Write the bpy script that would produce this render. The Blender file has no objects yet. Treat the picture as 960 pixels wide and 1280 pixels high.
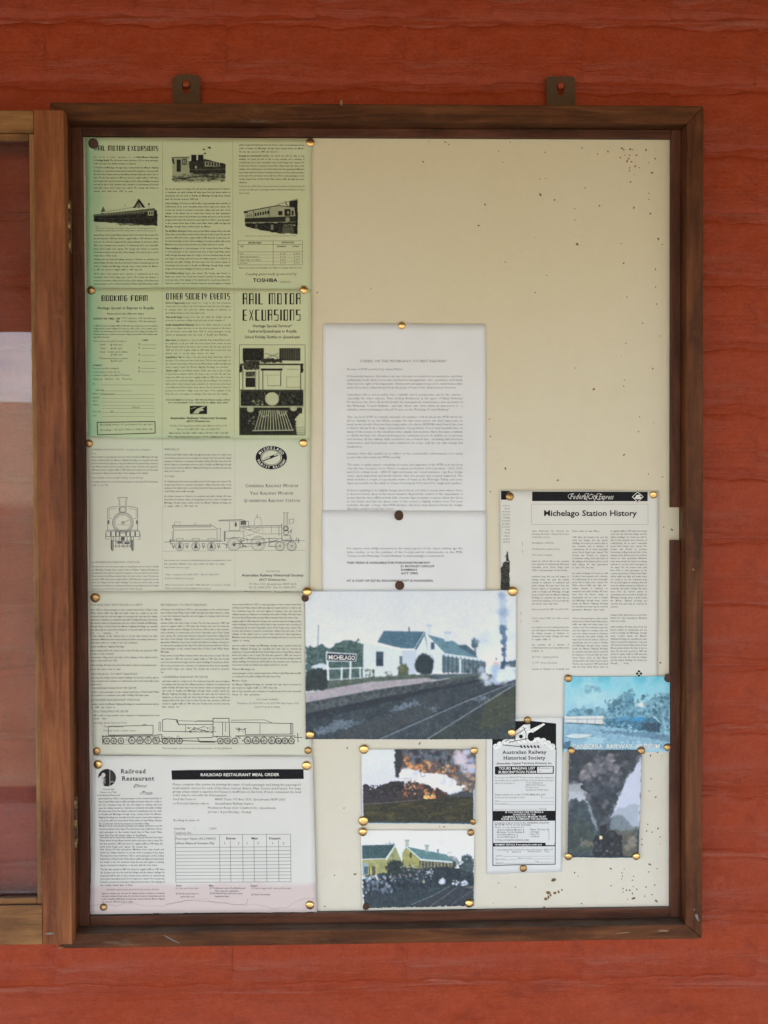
import bpy, bmesh, math, random
import numpy as np
from mathutils import Matrix, Vector
rad = math.radians
random.seed(7); RNG = np.random.default_rng(11)
scene = bpy.context.scene
COL = scene.collection

# ------------------------------------------------------------------ camera
FPX, CX, CY = 1256.0, 480.0, 640.0
ROT = np.array([[0.9996814119, 0.0042781980, -0.0248751212],
                [-0.0047588151, 0.9998025241, -0.0192942100],
                [0.0247876645, 0.0194064392, 0.9995043581]])
CEN = np.array([-0.0283514, -0.04661569, -1.34740395])
cam_d = bpy.data.cameras.new('camera'); cam = bpy.data.objects.new('camera', cam_d); COL.objects.link(cam)
def _ax(r): return Vector((r[0], r[2], -r[1]))
_m = Matrix((_ax(ROT[0]), _ax(-ROT[1]), _ax(-ROT[2]))).transposed().to_4x4()
_m.translation = Vector((CEN[0], CEN[2], -CEN[1]))
cam.matrix_world = _m
cam_d.sensor_fit = 'VERTICAL'; cam_d.sensor_height = 24.0; cam_d.sensor_width = 18.0
cam_d.lens = 24.0 * FPX / 1280.0
cam_d.clip_start = 0.05; cam_d.clip_end = 3000
scene.camera = cam

# ------------------------------------------------------------------ light
SUN_EL, SUN_AZ = 56.0, 215.0          # high sun over the track side; the verandah keeps it off the wall
world = bpy.data.worlds.new('World'); scene.world = world; world.use_nodes = True
wn = world.node_tree.nodes; wl = world.node_tree.links
bg = wn['Background']
sky = wn.new('ShaderNodeTexSky'); sky.sky_type = 'NISHITA'; sky.sun_disc = False
sky.sun_elevation = rad(SUN_EL); sky.sun_rotation = rad(SUN_AZ)
# broken cloud over the whole sky
_tc = wn.new('ShaderNodeTexCoord'); _mp = wn.new('ShaderNodeMapping'); _mp.inputs['Scale'].default_value = (2.2, 2.2, 7.0)
_nz = wn.new('ShaderNodeTexNoise'); _nz.inputs['Scale'].default_value = 2.0; _nz.inputs['Detail'].default_value = 7.0
_rp = wn.new('ShaderNodeMapRange'); _rp.inputs[1].default_value = 0.46; _rp.inputs[2].default_value = 0.60
_bw = wn.new('ShaderNodeRGBToBW'); _ml = wn.new('ShaderNodeMath'); _ml.operation = 'MULTIPLY'; _ml.inputs[1].default_value = 1.35
_mx = wn.new('ShaderNodeMix'); _mx.data_type = 'RGBA'
wl.new(_tc.outputs['Generated'], _mp.inputs[0]); wl.new(_mp.outputs[0], _nz.inputs['Vector']); wl.new(_nz.outputs['Fac'], _rp.inputs[0])
wl.new(sky.outputs[0], _bw.inputs[0]); wl.new(_bw.outputs[0], _ml.inputs[0]); wl.new(_rp.outputs[0], _mx.inputs[0])
wl.new(sky.outputs[0], _mx.inputs[6]); wl.new(_ml.outputs[0], _mx.inputs[7]); wl.new(_mx.outputs[2], bg.inputs[0]); bg.inputs[1].default_value = 0.13
sun_d = bpy.data.lights.new('sun', 'SUN'); sun_d.energy = 3.7; sun_d.angle = rad(0.5); sun_d.color = (1.0, 0.97, 0.93)
sun = bpy.data.objects.new('sun', sun_d); COL.objects.link(sun)
_az = rad(SUN_AZ)
_to = Vector((math.sin(_az) * math.cos(rad(SUN_EL)), math.cos(_az) * math.cos(rad(SUN_EL)), math.sin(rad(SUN_EL))))
sun.rotation_euler = _to.to_track_quat('Z', 'Y').to_euler()
scene.view_settings.view_transform = 'Standard'; scene.view_settings.look = 'None'
scene.view_settings.exposure = 2.40; scene.view_settings.gamma = 1.0
scene.view_settings.use_curve_mapping = False
scene.cycles.use_denoising = True
scene.cycles.max_bounces = 8; scene.cycles.diffuse_bounces = 5; scene.cycles.caustics_reflective = False
scene.cycles.sample_clamp_indirect = 6.0

# ------------------------------------------------------------------ helpers
def U(px, py, Y=0.0):
    """point of the plane y = Y that a photo pixel looks at -> arrays X, Z"""
    px = np.asarray(px, float); py = np.asarray(py, float)
    d = np.stack([(px - CX) / FPX, (py - CY) / FPX, np.ones_like(px)], -1) @ ROT
    t = (Y - CEN[2]) / d[..., 2]
    return CEN[0] + t * d[..., 0], -(CEN[1] + t * d[..., 1])

def mesh_obj(name, verts, faces, m=None, parent=None, smooth=False):
    me = bpy.data.meshes.new(name)
    me.from_pydata([tuple(v) for v in verts], [], faces); me.update()
    if m: me.materials.append(m)
    if smooth: me.polygons.foreach_set('use_smooth', [True] * len(me.polygons))
    o = bpy.data.objects.new(name, me); COL.objects.link(o)
    if parent: o.parent = parent
    return o
def bm_obj(name, bm, m, parent=None, smooth=False):
    me = bpy.data.meshes.new(name); bm.normal_update(); bm.to_mesh(me); bm.free()
    me.materials.append(m)
    if smooth: me.polygons.foreach_set('use_smooth', [True] * len(me.polygons))
    o = bpy.data.objects.new(name, me); COL.objects.link(o)
    if parent: o.parent = parent
    return o
def tag(o, label, cat, group=None):
    o['label'] = label; o['category'] = cat
    if group: o['group'] = group
    return o
def struct(o): o['kind'] = 'structure'; return o
def empty(name, loc=(0, 0, 0)):
    o = bpy.data.objects.new(name, None); o.empty_display_size = 0.05; o.location = loc; COL.objects.link(o); return o
def box(name, x0, x1, y0, y1, z0, z1, m, parent=None, bev=0.0012, seg=2, jit=0.0):
    bm = bmesh.new(); bmesh.ops.create_cube(bm, size=1)
    for v in bm.verts:
        v.co = Vector(((x0 + x1) / 2 + v.co.x * (x1 - x0), (y0 + y1) / 2 + v.co.y * (y1 - y0), (z0 + z1) / 2 + v.co.z * (z1 - z0)))
    if bev: bmesh.ops.bevel(bm, geom=bm.edges[:], offset=bev, segments=seg, affect='EDGES', profile=0.6)
    return bm_obj(name, bm, m, parent)
def prism(name, poly_xz, y0, y1, m, parent=None, bev=0.0):
    bm = bmesh.new()
    a = [bm.verts.new((x, y0, z)) for x, z in poly_xz]
    f = bm.faces.new(a)
    r = bmesh.ops.extrude_face_region(bm, geom=[f])
    for v in r['geom']:
        if isinstance(v, bmesh.types.BMVert): v.co.y = y1
    bmesh.ops.recalc_face_normals(bm, faces=bm.faces[:])
    if bev: bmesh.ops.bevel(bm, geom=bm.edges[:], offset=bev, segments=1, affect='EDGES')
    return bm_obj(name, bm, m, parent)

# ------------------------------------------------------------------ materials
class NT:
    def __init__(s, name):
        s.m = bpy.data.materials.new(name); s.m.use_nodes = True
        s.n = s.m.node_tree.nodes; s.l = s.m.node_tree.links
        s.b = s.n['Principled BSDF']
    def node(s, t, **kw):
        n = s.n.new(t)
        for k, v in kw.items():
            if k.startswith('i_'):
                n.inputs[k[2:].replace('_', ' ')].default_value = v
            else: setattr(n, k, v)
        return n
    def link(s, a, b): s.l.new(a, b)
    def pos(s, scale=(1, 1, 1), rot=(0, 0, 0), kind='Object'):
        tc = s.node('ShaderNodeTexCoord'); mp = s.node('ShaderNodeMapping')
        mp.inputs['Scale'].default_value = scale; mp.inputs['Rotation'].default_value = rot
        s.link(tc.outputs[kind], mp.inputs['Vector']); return mp.outputs[0]
    def noise(s, vec, scale=5, detail=4, rough=0.55, dist=0.0):
        n = s.node('ShaderNodeTexNoise'); n.inputs['Scale'].default_value = scale
        n.inputs['Detail'].default_value = detail; n.inputs['Roughness'].default_value = rough
        n.inputs['Distortion'].default_value = dist
        s.link(vec, n.inputs['Vector']); return n.outputs['Fac']
    def ramp(s, fac, stops):
        r = s.node('ShaderNodeValToRGB')
        while len(r.color_ramp.elements) < len(stops): r.color_ramp.elements.new(0.5)
        for e, (p, c) in zip(r.color_ramp.elements, stops):
            e.position = p; e.color = c if len(c) == 4 else (*c, 1)
        s.link(fac, r.inputs[0]); return r.outputs[0]
    def rng(s, fac, a, b, c=0.0, d=1.0):
        n = s.node('ShaderNodeMapRange'); n.inputs[1].default_value = a; n.inputs[2].default_value = b
        n.inputs[3].default_value = c; n.inputs[4].default_value = d; s.link(fac, n.inputs[0]); return n.outputs[0]
    def mix(s, fac, a, b, mode='MIX'):
        n = s.node('ShaderNodeMix', data_type='RGBA', blend_type=mode)
        for sock, v in ((n.inputs[0], fac), (n.inputs[6], a), (n.inputs[7], b)):
            if isinstance(v, (int, float)): sock.default_value = v
            elif isinstance(v, tuple): sock.default_value = v if len(v) == 4 else (*v, 1)
            else: s.link(v, sock)
        return n.outputs[2]
    def math(s, op, a, b=0.0, c=0.0):
        n = s.node('ShaderNodeMath', operation=op)
        for i, v in enumerate((a, b, c)):
            if isinstance(v, (int, float)): n.inputs[i].default_value = v
            else: s.link(v, n.inputs[i])
        return n.outputs[0]
    def bump(s, h, strength=0.3, dist=0.001, prev=None):
        n = s.node('ShaderNodeBump'); n.inputs['Strength'].default_value = strength; n.inputs['Distance'].default_value = dist
        s.link(h, n.inputs['Height'])
        if prev is not None: s.link(prev, n.inputs['Normal'])
        return n.outputs[0]
    def out(s, color=None, rough=None, normal=None, metal=None, spec=None):
        for k, v in (('Base Color', color), ('Roughness', rough), ('Normal', normal), ('Metallic', metal), ('Specular IOR Level', spec)):
            if v is None: continue
            if isinstance(v, (int, float)): s.b.inputs[k].default_value = v
            elif isinstance(v, tuple): s.b.inputs[k].default_value = v if len(v) == 4 else (*v, 1)
            else: s.link(v, s.b.inputs[k])
        return s.m

COURSE = 0.08722; Z_REF = 0.5047     # brick courses measured down the right of the case
def mat_red_paint():
    """old gloss paint on brickwork: brushed along, wear and painted-in sheen pale on the ridges by the bed joints"""
    t = NT('red_paint')
    p = t.pos(); big = t.noise(p, 2.2, 3); med = t.noise(t.pos((7, 10, 13)), 2.6, 6, 0.62, 0.2)
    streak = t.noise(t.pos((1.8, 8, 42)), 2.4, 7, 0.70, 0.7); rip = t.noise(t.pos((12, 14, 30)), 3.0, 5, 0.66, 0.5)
    fine = t.noise(p, 300, 3, 0.7); grit = t.noise(p, 85, 5, 0.65)
    c = t.mix(t.rng(med, 0.3, 0.72), (0.27, 0.032, 0.0048), (0.365, 0.050, 0.0095))
    c = t.mix(t.rng(big, 0.35, 0.7, 0, 0.5), c, (0.29, 0.036, 0.0075))
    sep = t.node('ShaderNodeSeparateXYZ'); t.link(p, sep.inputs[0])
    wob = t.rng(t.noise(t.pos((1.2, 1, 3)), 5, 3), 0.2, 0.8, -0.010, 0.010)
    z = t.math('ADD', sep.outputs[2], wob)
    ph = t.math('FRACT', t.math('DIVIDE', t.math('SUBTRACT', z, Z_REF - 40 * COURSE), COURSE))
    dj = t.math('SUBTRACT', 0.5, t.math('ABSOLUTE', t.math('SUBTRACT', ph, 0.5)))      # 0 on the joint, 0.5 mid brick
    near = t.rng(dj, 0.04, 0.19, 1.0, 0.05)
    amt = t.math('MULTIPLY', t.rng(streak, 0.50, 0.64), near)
    c = t.mix(t.math('MULTIPLY', amt, 0.75), c, (0.37, 0.135, 0.095))  # pale streaks: worn paint plus sky sheen put into the colour
    dash = t.rng(t.noise(t.pos((5, 9, 62)), 2.2, 5, 0.7, 0.4), 0.585, 0.64)
    c = t.mix(t.math('MULTIPLY', dash, 0.30), c, (0.17, 0.016, 0.005))
    sheen_tint = t.rng(t.noise(t.pos((1.6, 4, 5)), 2.4, 5, 0.62), 0.40, 0.68, 0.0, 0.24)
    c = t.mix(sheen_tint, c, (0.33, 0.085, 0.055))  # pinkish sheen of lit faces, painted in as broad patches
    scr = t.math('MULTIPLY', t.rng(t.noise(t.pos((3, 9, 75)), 2.8, 5, 0.7, 1.0), 0.60, 0.68), 0.22)
    c = t.mix(scr, c, (0.31, 0.10, 0.075))
    spots = t.rng(t.noise(t.pos((40, 40, 80)), 3.2, 2), 0.72, 0.80)
    c = t.mix(t.math('MULTIPLY', spots, 0.5), c, (0.30, 0.13, 0.10))
    dirt = t.rng(t.noise(t.pos((6, 9, 14)), 2.4, 6, 0.72, 0.2), 0.52, 0.74)
    c = t.mix(t.math('MULTIPLY', dirt, 0.45), c, (0.155, 0.022, 0.008))
    c = t.mix(t.rng(grit, 0.42, 0.62, 0.0, 0.30), c, (0.40, 0.07, 0.034)); c = t.mix(t.rng(fine, 0.45, 0.65, 0.0, 0.30), c, (0.20, 0.022, 0.006))
    nb = t.bump(med, 0.28, 0.009); nb = t.bump(rip, 0.20, 0.003, nb)
    nb = t.bump(t.math('MULTIPLY', streak, near), 0.6, 0.006, nb); nb = t.bump(dash, -0.2, 0.0012, nb)
    nb = t.bump(grit, 0.6, 0.0024, nb); nb = t.bump(fine, 0.5, 0.0009, nb)
    return t.out(c, t.rng(med, 0.3, 0.7, 0.46, 0.62), nb, spec=0.26)
def mat_wood(name, dark, mid, light, axis='x', rough=0.55, worn=0.0):
    t = NT(name)
    s1 = {'x': (6, 55, 55), 'z': (55, 55, 6), 'y': (55, 6, 55)}[axis]
    s2 = {'x': (22, 320, 320), 'z': (320, 320, 22), 'y': (320, 22, 320)}[axis]
    a = t.noise(t.pos(s1), 1.0, 6, 0.6, 0.8); b = t.noise(t.pos(s2), 1.0, 4, 0.6); g = t.noise(t.pos(), 7, 4)
    c = t.ramp(t.math('MULTIPLY_ADD', a, 0.65, t.math('MULTIPLY', b, 0.25)), [(0.30, dark), (0.45, mid), (0.60, light)])
    c = t.mix(t.rng(g, 0.45, 0.75, 0, 0.55), c, dark)
    if worn:
        w = t.rng(t.noise(t.pos(tuple(0.35 * k + 4 for k in s1)), 1.6, 5, 0.65), 0.62, 0.72, 0, worn)
        c = t.mix(w, c, (0.26, 0.19, 0.13))
    ge = t.node('ShaderNodeNewGeometry'); sp = t.node('ShaderNodeSeparateXYZ'); t.link(ge.outputs['Normal'], sp.inputs[0])
    du = t.math('MULTIPLY', t.rng(sp.outputs[2], 0.6, 0.95, 0.0, 0.55), t.rng(t.noise(t.pos(), 25, 4), 0.3, 0.6, 0.4, 1.0))
    c = t.mix(du, c, (0.20, 0.18, 0.16))
    v = t.noise(t.pos(tuple(q * 0.5 for q in s2)), 1.0, 3, 0.7)
    c = t.mix(t.rng(v, 0.52, 0.70, 0, 0.55), c, tuple(q * 0.35 for q in mid)); c = t.mix(t.rng(t.noise(t.pos(), 60, 5, 0.7), 0.52, 0.75, 0, 0.30), c, light)
    nb = t.bump(b, 0.5, 0.0008); nb = t.bump(a, 0.3, 0.0012, nb); nb = t.bump(v, 0.4, 0.0008, nb)
    return t.out(c, t.rng(b, 0.3, 0.7, rough - 0.08, rough + 0.12), nb, spec=0.22)
def mat_plain(name, col, rough=0.6, metal=0.0, var=0.12, bump=0.0, scale=60):
    t = NT(name); n = t.noise(t.pos(), scale, 4)
    dk = tuple(c * (1 - var) for c in col); lt = tuple(min(1, c * (1 + var)) for c in col)
    nb = t.bump(n, bump, 0.001) if bump else None
    return t.out(t.mix(n, dk, lt), rough, nb, metal)
def mat_paper(name, col, edge=None, top=None, rough=0.75, stain=None):
    """paper: base tone, faint mottling and fibres, optional tone kept along one side, optional water stain from below"""
    t = NT(name)
    p = t.pos(); g = t.pos(kind='Generated')
    c = t.mix(t.rng(t.noise(p, 14, 4), 0.35, 0.65), tuple(x * 0.96 for x in col), col)
    sep = t.node('ShaderNodeSeparateXYZ'); t.link(g, sep.inputs[0])
    if edge:
        w = t.math('ADD', sep.outputs[0], t.rng(t.noise(p, 22, 3), 0.2, 0.8, -0.03, 0.03))
        c = t.mix(t.rng(w, 0.05, 0.85, 0.22, 0.0), c, edge); c = t.mix(t.rng(w, 0.015, 0.085, 0.9, 0.0), c, edge)
        w2 = t.math('ADD', sep.outputs[2], t.rng(t.noise(p, 18, 3), 0.2, 0.8, -0.04, 0.04))
        c = t.mix(t.rng(w2, 0.0, 0.09, 0.15, 0.0), c, edge)
    if top:
        w = t.math('ADD', sep.outputs[2], t.rng(t.noise(p, 18, 3), 0.2, 0.8, -0.06, 0.06))
        c = t.mix(t.rng(w, 0.72, 1.0, 0.0, 0.75), c, top)
    if stain:
        w = t.math('ADD', sep.outputs[2], t.rng(t.noise(p, 16, 4), 0.2, 0.8, -0.025, 0.025))
        f = t.rng(w, 0.165, 0.20, 0.95, 0.0)
        c = t.mix(f, c, stain)
        line = t.rng(t.math('ABSOLUTE', t.math('SUBTRACT', t.math('ADD', sep.outputs[2], t.rng(t.noise(p, 11, 3), 0.25, 0.75, -0.09, 0.09)), 0.075)), 0.0, 0.008, 0.35, 0.0)
        c = t.mix(line, c, (0.42, 0.33, 0.30))
    nb = t.bump(t.noise(p, 45, 3), 0.18, 0.002); nb = t.bump(t.noise(p, 900, 2), 0.12, 0.0003, nb)
    return t.out(c, rough, nb, spec=0.3)
def mat_board():
    """painted fibreboard, yellowed at the top and bleached towards the foot"""
    t = NT('cream_board'); p = t.pos(); sep = t.node('ShaderNodeSeparateXYZ'); t.link(p, sep.inputs[0])
    n1 = t.noise(p, 3.5, 4); z = t.math('ADD', sep.outputs[2], t.rng(n1, 0.2, 0.8, -0.25, 0.25))
    c = t.mix(t.rng(z, -0.45, 0.45), (0.72, 0.695, 0.615), (0.675, 0.61, 0.43))
    c = t.mix(t.rng(t.noise(p, 30, 5, 0.7), 0.48, 0.75, 0, 0.30), c, (0.62, 0.56, 0.43))
    c = t.mix(t.rng(t.noise(p, 130, 4, 0.7), 0.40, 0.65, 0, 0.22), c, (0.74, 0.67, 0.51))
    sc = t.rng(t.noise(t.pos((5, 5, 60)), 2.0, 4, 0.6), 0.70, 0.78, 0, 0.30)
    c = t.mix(sc, c, (0.45, 0.38, 0.29))
    nb = t.bump(t.noise(p, 260, 3), 0.28, 0.0006); nb = t.bump(t.noise(p, 12, 3), 0.15, 0.003, nb)
    return t.out(c, 0.62, nb, spec=0.35)
def mat_print(name='photo_print', rough=0.42):
    t = NT(name); a = t.node('ShaderNodeVertexColor', layer_name='Col')
    nb = t.bump(t.noise(t.pos(), 30, 3), 0.12, 0.002)
    return t.out(a.outputs[0], rough, nb, spec=0.35)
def mat_halftone():
    """black ink laid over the paper: the attribute holds how much ink there is"""
    t = NT('halftone_ink'); a = t.node('ShaderNodeVertexColor', layer_name='Col')
    t.out((0.020, 0.020, 0.019), 0.7, spec=0.1)
    tr = t.node('ShaderNodeBsdfTransparent'); mx = t.node('ShaderNodeMixShader')
    t.link(a.outputs[0], mx.inputs[0]); t.link(tr.outputs[0], mx.inputs[1]); t.link(t.b.outputs[0], mx.inputs[2])
    t.link(mx.outputs[0], t.n['Material Output'].inputs[0]); return t.m
def mat_ink(name, col): 
    t = NT(name); n = t.noise(t.pos(), 400, 2)
    return t.out(t.mix(t.rng(n, 0.3, 0.7), col, tuple(c * 1.5 + 0.003 for c in col)), 0.7, spec=0.1)
def mat_brass(name, a, b, rough, tarn):
    t = NT(name); p = t.pos(); n = t.noise(p, 260, 4, 0.65)
    f = t.rng(n, 0.62 - tarn * 0.4, 0.78 - tarn * 0.3)
    c = t.mix(f, a, b)
    nb = t.bump(t.noise(p, 500, 3), 0.25, 0.0004)
    return t.out(c, t.rng(n, 0.3, 0.75, rough, rough + 0.28), nb, t.rng(f, 0.0, 1.0, 1.0, 0.35))
def mat_glass():
    t = NT('window_glass')
    tr = t.node('ShaderNodeBsdfTransparent'); tr.inputs[0].default_value = (0.985, 0.97, 0.975, 1)
    gl = t.node('ShaderNodeBsdfGlossy'); gl.inputs['Roughness'].default_value = 0.01
    fr = t.node('ShaderNodeFresnel'); fr.inputs[0].default_value = 1.46
    du = t.node('ShaderNodeBsdfDiffuse'); du.inputs[0].default_value = (0.55, 0.52, 0.52, 1)
    nz = t.rng(t.noise(t.pos((6, 6, 2)), 5, 5), 0.35, 0.75, 0.0, 0.035)
    m1 = t.node('ShaderNodeMixShader'); t.link(nz, m1.inputs[0]); t.link(tr.outputs[0], m1.inputs[1]); t.link(du.outputs[0], m1.inputs[2])
    m2 = t.node('ShaderNodeMixShader'); t.link(fr.outputs[0], m2.inputs[0]); t.link(m1.outputs[0], m2.inputs[1]); t.link(gl.outputs[0], m2.inputs[2])
    t.link(m2.outputs[0], t.n['Material Output'].inputs[0]); return t.m

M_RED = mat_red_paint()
W_FR_X = mat_wood('frame_wood_across', (0.030, 0.009, 0.003), (0.105, 0.035, 0.011), (0.185, 0.068, 0.023), 'x', worn=0.5)
W_FR_Z = mat_wood('frame_wood_upright', (0.032, 0.009, 0.003), (0.112, 0.035, 0.011), (0.19, 0.068, 0.023), 'z')
W_LI_X = mat_wood('liner_wood_across', (0.032, 0.011, 0.006), (0.092, 0.031, 0.016), (0.15, 0.056, 0.030), 'x')
W_LI_Z = mat_wood('liner_wood_upright', (0.032, 0.011, 0.006), (0.088, 0.030, 0.016), (0.14, 0.053, 0.030), 'z')
W_DR_X = mat_wood('door_wood_across', (0.085, 0.036, 0.013), (0.22, 0.10, 0.036), (0.34, 0.17, 0.065), 'x', 0.5)
W_DR_Z = mat_wood('door_wood_upright', (0.080, 0.021, 0.007), (0.225, 0.070, 0.024), (0.33, 0.125, 0.048), 'z', 0.5)
W_BEAD = mat_wood('bead_wood', (0.10, 0.045, 0.016), (0.27, 0.13, 0.05), (0.42, 0.23, 0.10), 'z', 0.6, worn=0.5)
M_BOARD = mat_board(); M_PRINT = mat_print(); M_TONE = mat_halftone()
M_BRASS = mat_brass('tack_brass', (0.76, 0.50, 0.20), (0.26, 0.13, 0.05), 0.15, 0.05)
M_BRONZE = mat_brass('tack_dulled_brass', (0.50, 0.31, 0.13), (0.15, 0.08, 0.04), 0.22, 0.35)
M_RUST = mat_brass('tack_rust', (0.16, 0.075, 0.045), (0.07, 0.035, 0.025), 0.55, 0.8)
M_IRON = mat_plain('dark_iron', (0.085, 0.042, 0.019), 0.6, 0.3, 0.35, 0.4, 160)
M_HINGE = mat_brass('hinge_brass', (0.45, 0.32, 0.13), (0.10, 0.06, 0.03), 0.42, 0.5)
M_GLASS = mat_glass()
INK = mat_ink('black_ink', (0.012, 0.012, 0.014)); INKG = mat_ink('grey_ink', (0.085, 0.085, 0.088)); INKD = mat_ink('engraving_ink', (0.11, 0.11, 0.115)); INKF = mat_ink('faded_ink', (0.045, 0.05, 0.04)); WINK = mat_ink('white_print', (0.62, 0.62, 0.60))

# ------------------------------------------------------------------ structure: wall, roof, platform, hillside
WALL_Y = 0.014
wall = struct(empty('brick_wall', (0, WALL_Y, 0)))
def wall_part(o): o.parent = wall; o.matrix_parent_inverse = wall.matrix_world.inverted(); return o
# mortar bed: an uneven painted sheet behind the brick faces
nx, nz = 150, 190
gx, gz = np.meshgrid(np.linspace(-1.5, 1.5, nx), np.linspace(-1.62, 1.5, nz))
gy = WALL_Y + 0.0014 + 0.0008 * np.sin(gx * 31 + 3 * np.sin(gz * 40)) * np.sin(gz * 57)
vv = np.stack([gx, gy, gz], -1).reshape(-1, 3)
ff = [(j * nx + i, j * nx + i + 1, (j + 1) * nx + i + 1, (j + 1) * nx + i) for j in range(nz - 1) for i in range(nx - 1)]
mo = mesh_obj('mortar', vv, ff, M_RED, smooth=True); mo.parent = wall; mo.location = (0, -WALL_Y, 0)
BL, BH = 0.2430, COURSE - 0.0095
def brick_mesh(k, L):
    """worn brick face: rounded arrises, slightly bellied, edges wandering"""
    r = np.random.default_rng(100 + k); nxx, nzz = max(6, int(L / 0.011)), 9
    us = np.concatenate([[0, .012, .03], np.linspace(.06, .94, nxx), [.97, .988, 1]])
    vs = np.concatenate([[0, .03, .08], np.linspace(.16, .84, nzz), [.92, .97, 1]])
    ph = r.uniform(0, 6.28, 8); V = []
    for v in vs:
        for u in us:
            x = (u - .5) * L; z = (v - .5) * BH
            eb = min(v, 1 - v) * BH; ee = min(u, 1 - u) * L
            y = 0.0025 * math.exp(-eb / 0.0024) + 0.0012 * math.exp(-ee / 0.004)
            y += 0.0008 * math.sin(x * 40 + ph[0] + z * 30) + 0.0007 * math.sin(x * 95 + ph[1]) * math.sin(z * 130 + ph[2])
            y += -0.0015 * math.exp(-((eb - 0.0045) / 0.0032) ** 2) * max(0.0, math.sin(x * 34 + ph[5] + (2 if v > .5 else 0)) * 0.7 + 0.4 * math.sin(x * 101 + ph[7])) * 1.1 
            z += (abs(v - .5) * 2) ** 3 * (0.0020 * math.sin(x * 26 + ph[3]) + 0.0014 * math.sin(x * 83 + ph[4]) + 0.0008 * math.sin(x * 190 + ph[6]))
            V.append((x, y, z))
    n = len(us); F = [(j * n + i, j * n + i + 1, (j + 1) * n + i + 1, (j + 1) * n + i) for j in range(len(vs) - 1) for i in range(n - 1)]
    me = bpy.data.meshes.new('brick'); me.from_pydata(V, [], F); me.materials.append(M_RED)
    me.polygons.foreach_set('use_smooth', [True] * len(F)); return me
variants = [brick_mesh(k, BL) for k in range(7)]
PITCH = 0.2400
cov = (-0.395, 0.395, -0.52, 0.52)      # bricks wholly behind the case are left out
for r in range(-13, 4):
    zc = Z_REF + (r + 0.5) * COURSE
    for k in range(-5, 6):
        xc = k * PITCH + (PITCH / 2 if r % 2 else 0) + 0.035 + random.uniform(-.0008, .0008)
        if abs(xc) > 1.0: continue
        if xc - BL / 2 > cov[0] and xc + BL / 2 < cov[1] and zc - BH / 2 > cov[2] and zc + BH / 2 < cov[3]: continue
        b = bpy.data.objects.new('brick', random.choice(variants)); COL.objects.link(b)
        b.parent = wall; b.location = (xc, -0.0004 + random.uniform(-.0005, .0005), zc + random.uniform(-.001, .001))
        b.rotation_euler = (random.uniform(-.006, .006), random.uniform(-.004, .004), random.uniform(-.004, .004))

M_PLAT = mat_plain('platform_asphalt', (0.245, 0.26, 0.28), 0.9, var=0.25, scale=20)
M_GRASS = mat_plain('dry_grass', (0.38, 0.305, 0.19), 0.95, var=0.3, scale=3)
M_CEIL = mat_plain('verandah_boards', (0.24, 0.16, 0.06), 0.7, var=0.1, scale=8)
FLOOR = -1.62
plat = struct(box('platform', -14, 14, -2.95, WALL_Y + 0.2, FLOOR - 0.9, FLOOR, M_PLAT, bev=0))
bed = struct(box('added_track_bed', -14, 14, -7.4, -2.96, FLOOR - 0.95, FLOOR - 0.86, mat_plain('added_dark_ballast', (0.07, 0.065, 0.06), 0.95, var=0.35, scale=15), bev=0))  # unseen dark strip, added so no lit ground mirrors in the door glass
# dry hillside across the line
hx, hy = np.meshgrid(np.linspace(-260, 260, 60), np.concatenate([np.linspace(-2.96, -7.6, 4), np.linspace(-8.3, -60, 24), np.linspace(-70, -420, 24)]))
d = -hy
hz = np.where(d < 8.0, FLOOR - 0.9, -0.10 + np.clip((d - 9) / 200, 0, 1) ** 1.1 * 19.0 + 1.0 * np.sin(hx / 31 + d / 40) * np.clip((d - 15) / 80, 0, 1))  # steep near bank is added, unseen, to keep low glass reflections dark
n = hx.shape[1]
hv = np.stack([hx, hy, np.minimum(hz, 20)], -1).reshape(-1, 3)
hf = [(j * n + i, (j + 1) * n + i, (j + 1) * n + i + 1, j * n + i + 1) for j in range(hx.shape[0] - 1) for i in range(n - 1)]
hill = struct(mesh_obj('hillside', hv, hf, M_GRASS, smooth=True))
bm = bmesh.new()
pr = [(WALL_Y + 0.01, 1.72), (-3.3, 0.775), (-3.3, 0.85), (WALL_Y + 0.01, 1.82)]
va = [bm.verts.new((-14, y, z)) for y, z in pr]; vb = [bm.verts.new((14, y, z)) for y, z in pr]
bm.faces.new(va); bm.faces.new(vb[::-1])
for i in range(4): bm.faces.new((va[i], vb[i], vb[(i + 1) % 4], va[(i + 1) % 4]))
bmesh.ops.recalc_face_normals(bm, faces=bm.faces[:])
roof = struct(bm_obj('verandah_roof', bm, M_CEIL))

# ------------------------------------------------------------------ the display case
case = empty('notice_case', (0, 0, 0))
tag(case, 'dark timber wall notice case with cream backing board and its glazed door swung open', 'notice case')
OX0, OX1, OZ0, OZ1 = -0.4255, 0.4262, -0.5500, 0.5520      # outer frame
IX0, IX1, IZ0, IZ1 = -0.4045, 0.4040, -0.5310, 0.5290      # frame opening
BX0, BX1, BZ0, BZ1 = -0.3900, 0.3900, -0.5176, 0.5176      # visible board
FY = -0.030; LY = -0.0075
board = box('backing_board', IX0 - 0.004, IX1 + 0.004, 0.0, 0.011, IZ0 - 0.004, IZ1 + 0.004, M_BOARD, case, bev=0)
g = 0.0004
prism('frame_rail', [(OX0, OZ1), (OX1, OZ1), (IX1 + g, IZ1), (IX0 - g, IZ1)], FY, WALL_Y - 0.002, W_FR_X, case, 0.0009)
prism('frame_rail', [(OX0, OZ0), (IX0 - g, IZ0), (IX1 + g, IZ0), (OX1, OZ0)], FY, WALL_Y - 0.002, W_FR_X, case, 0.0009)
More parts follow.
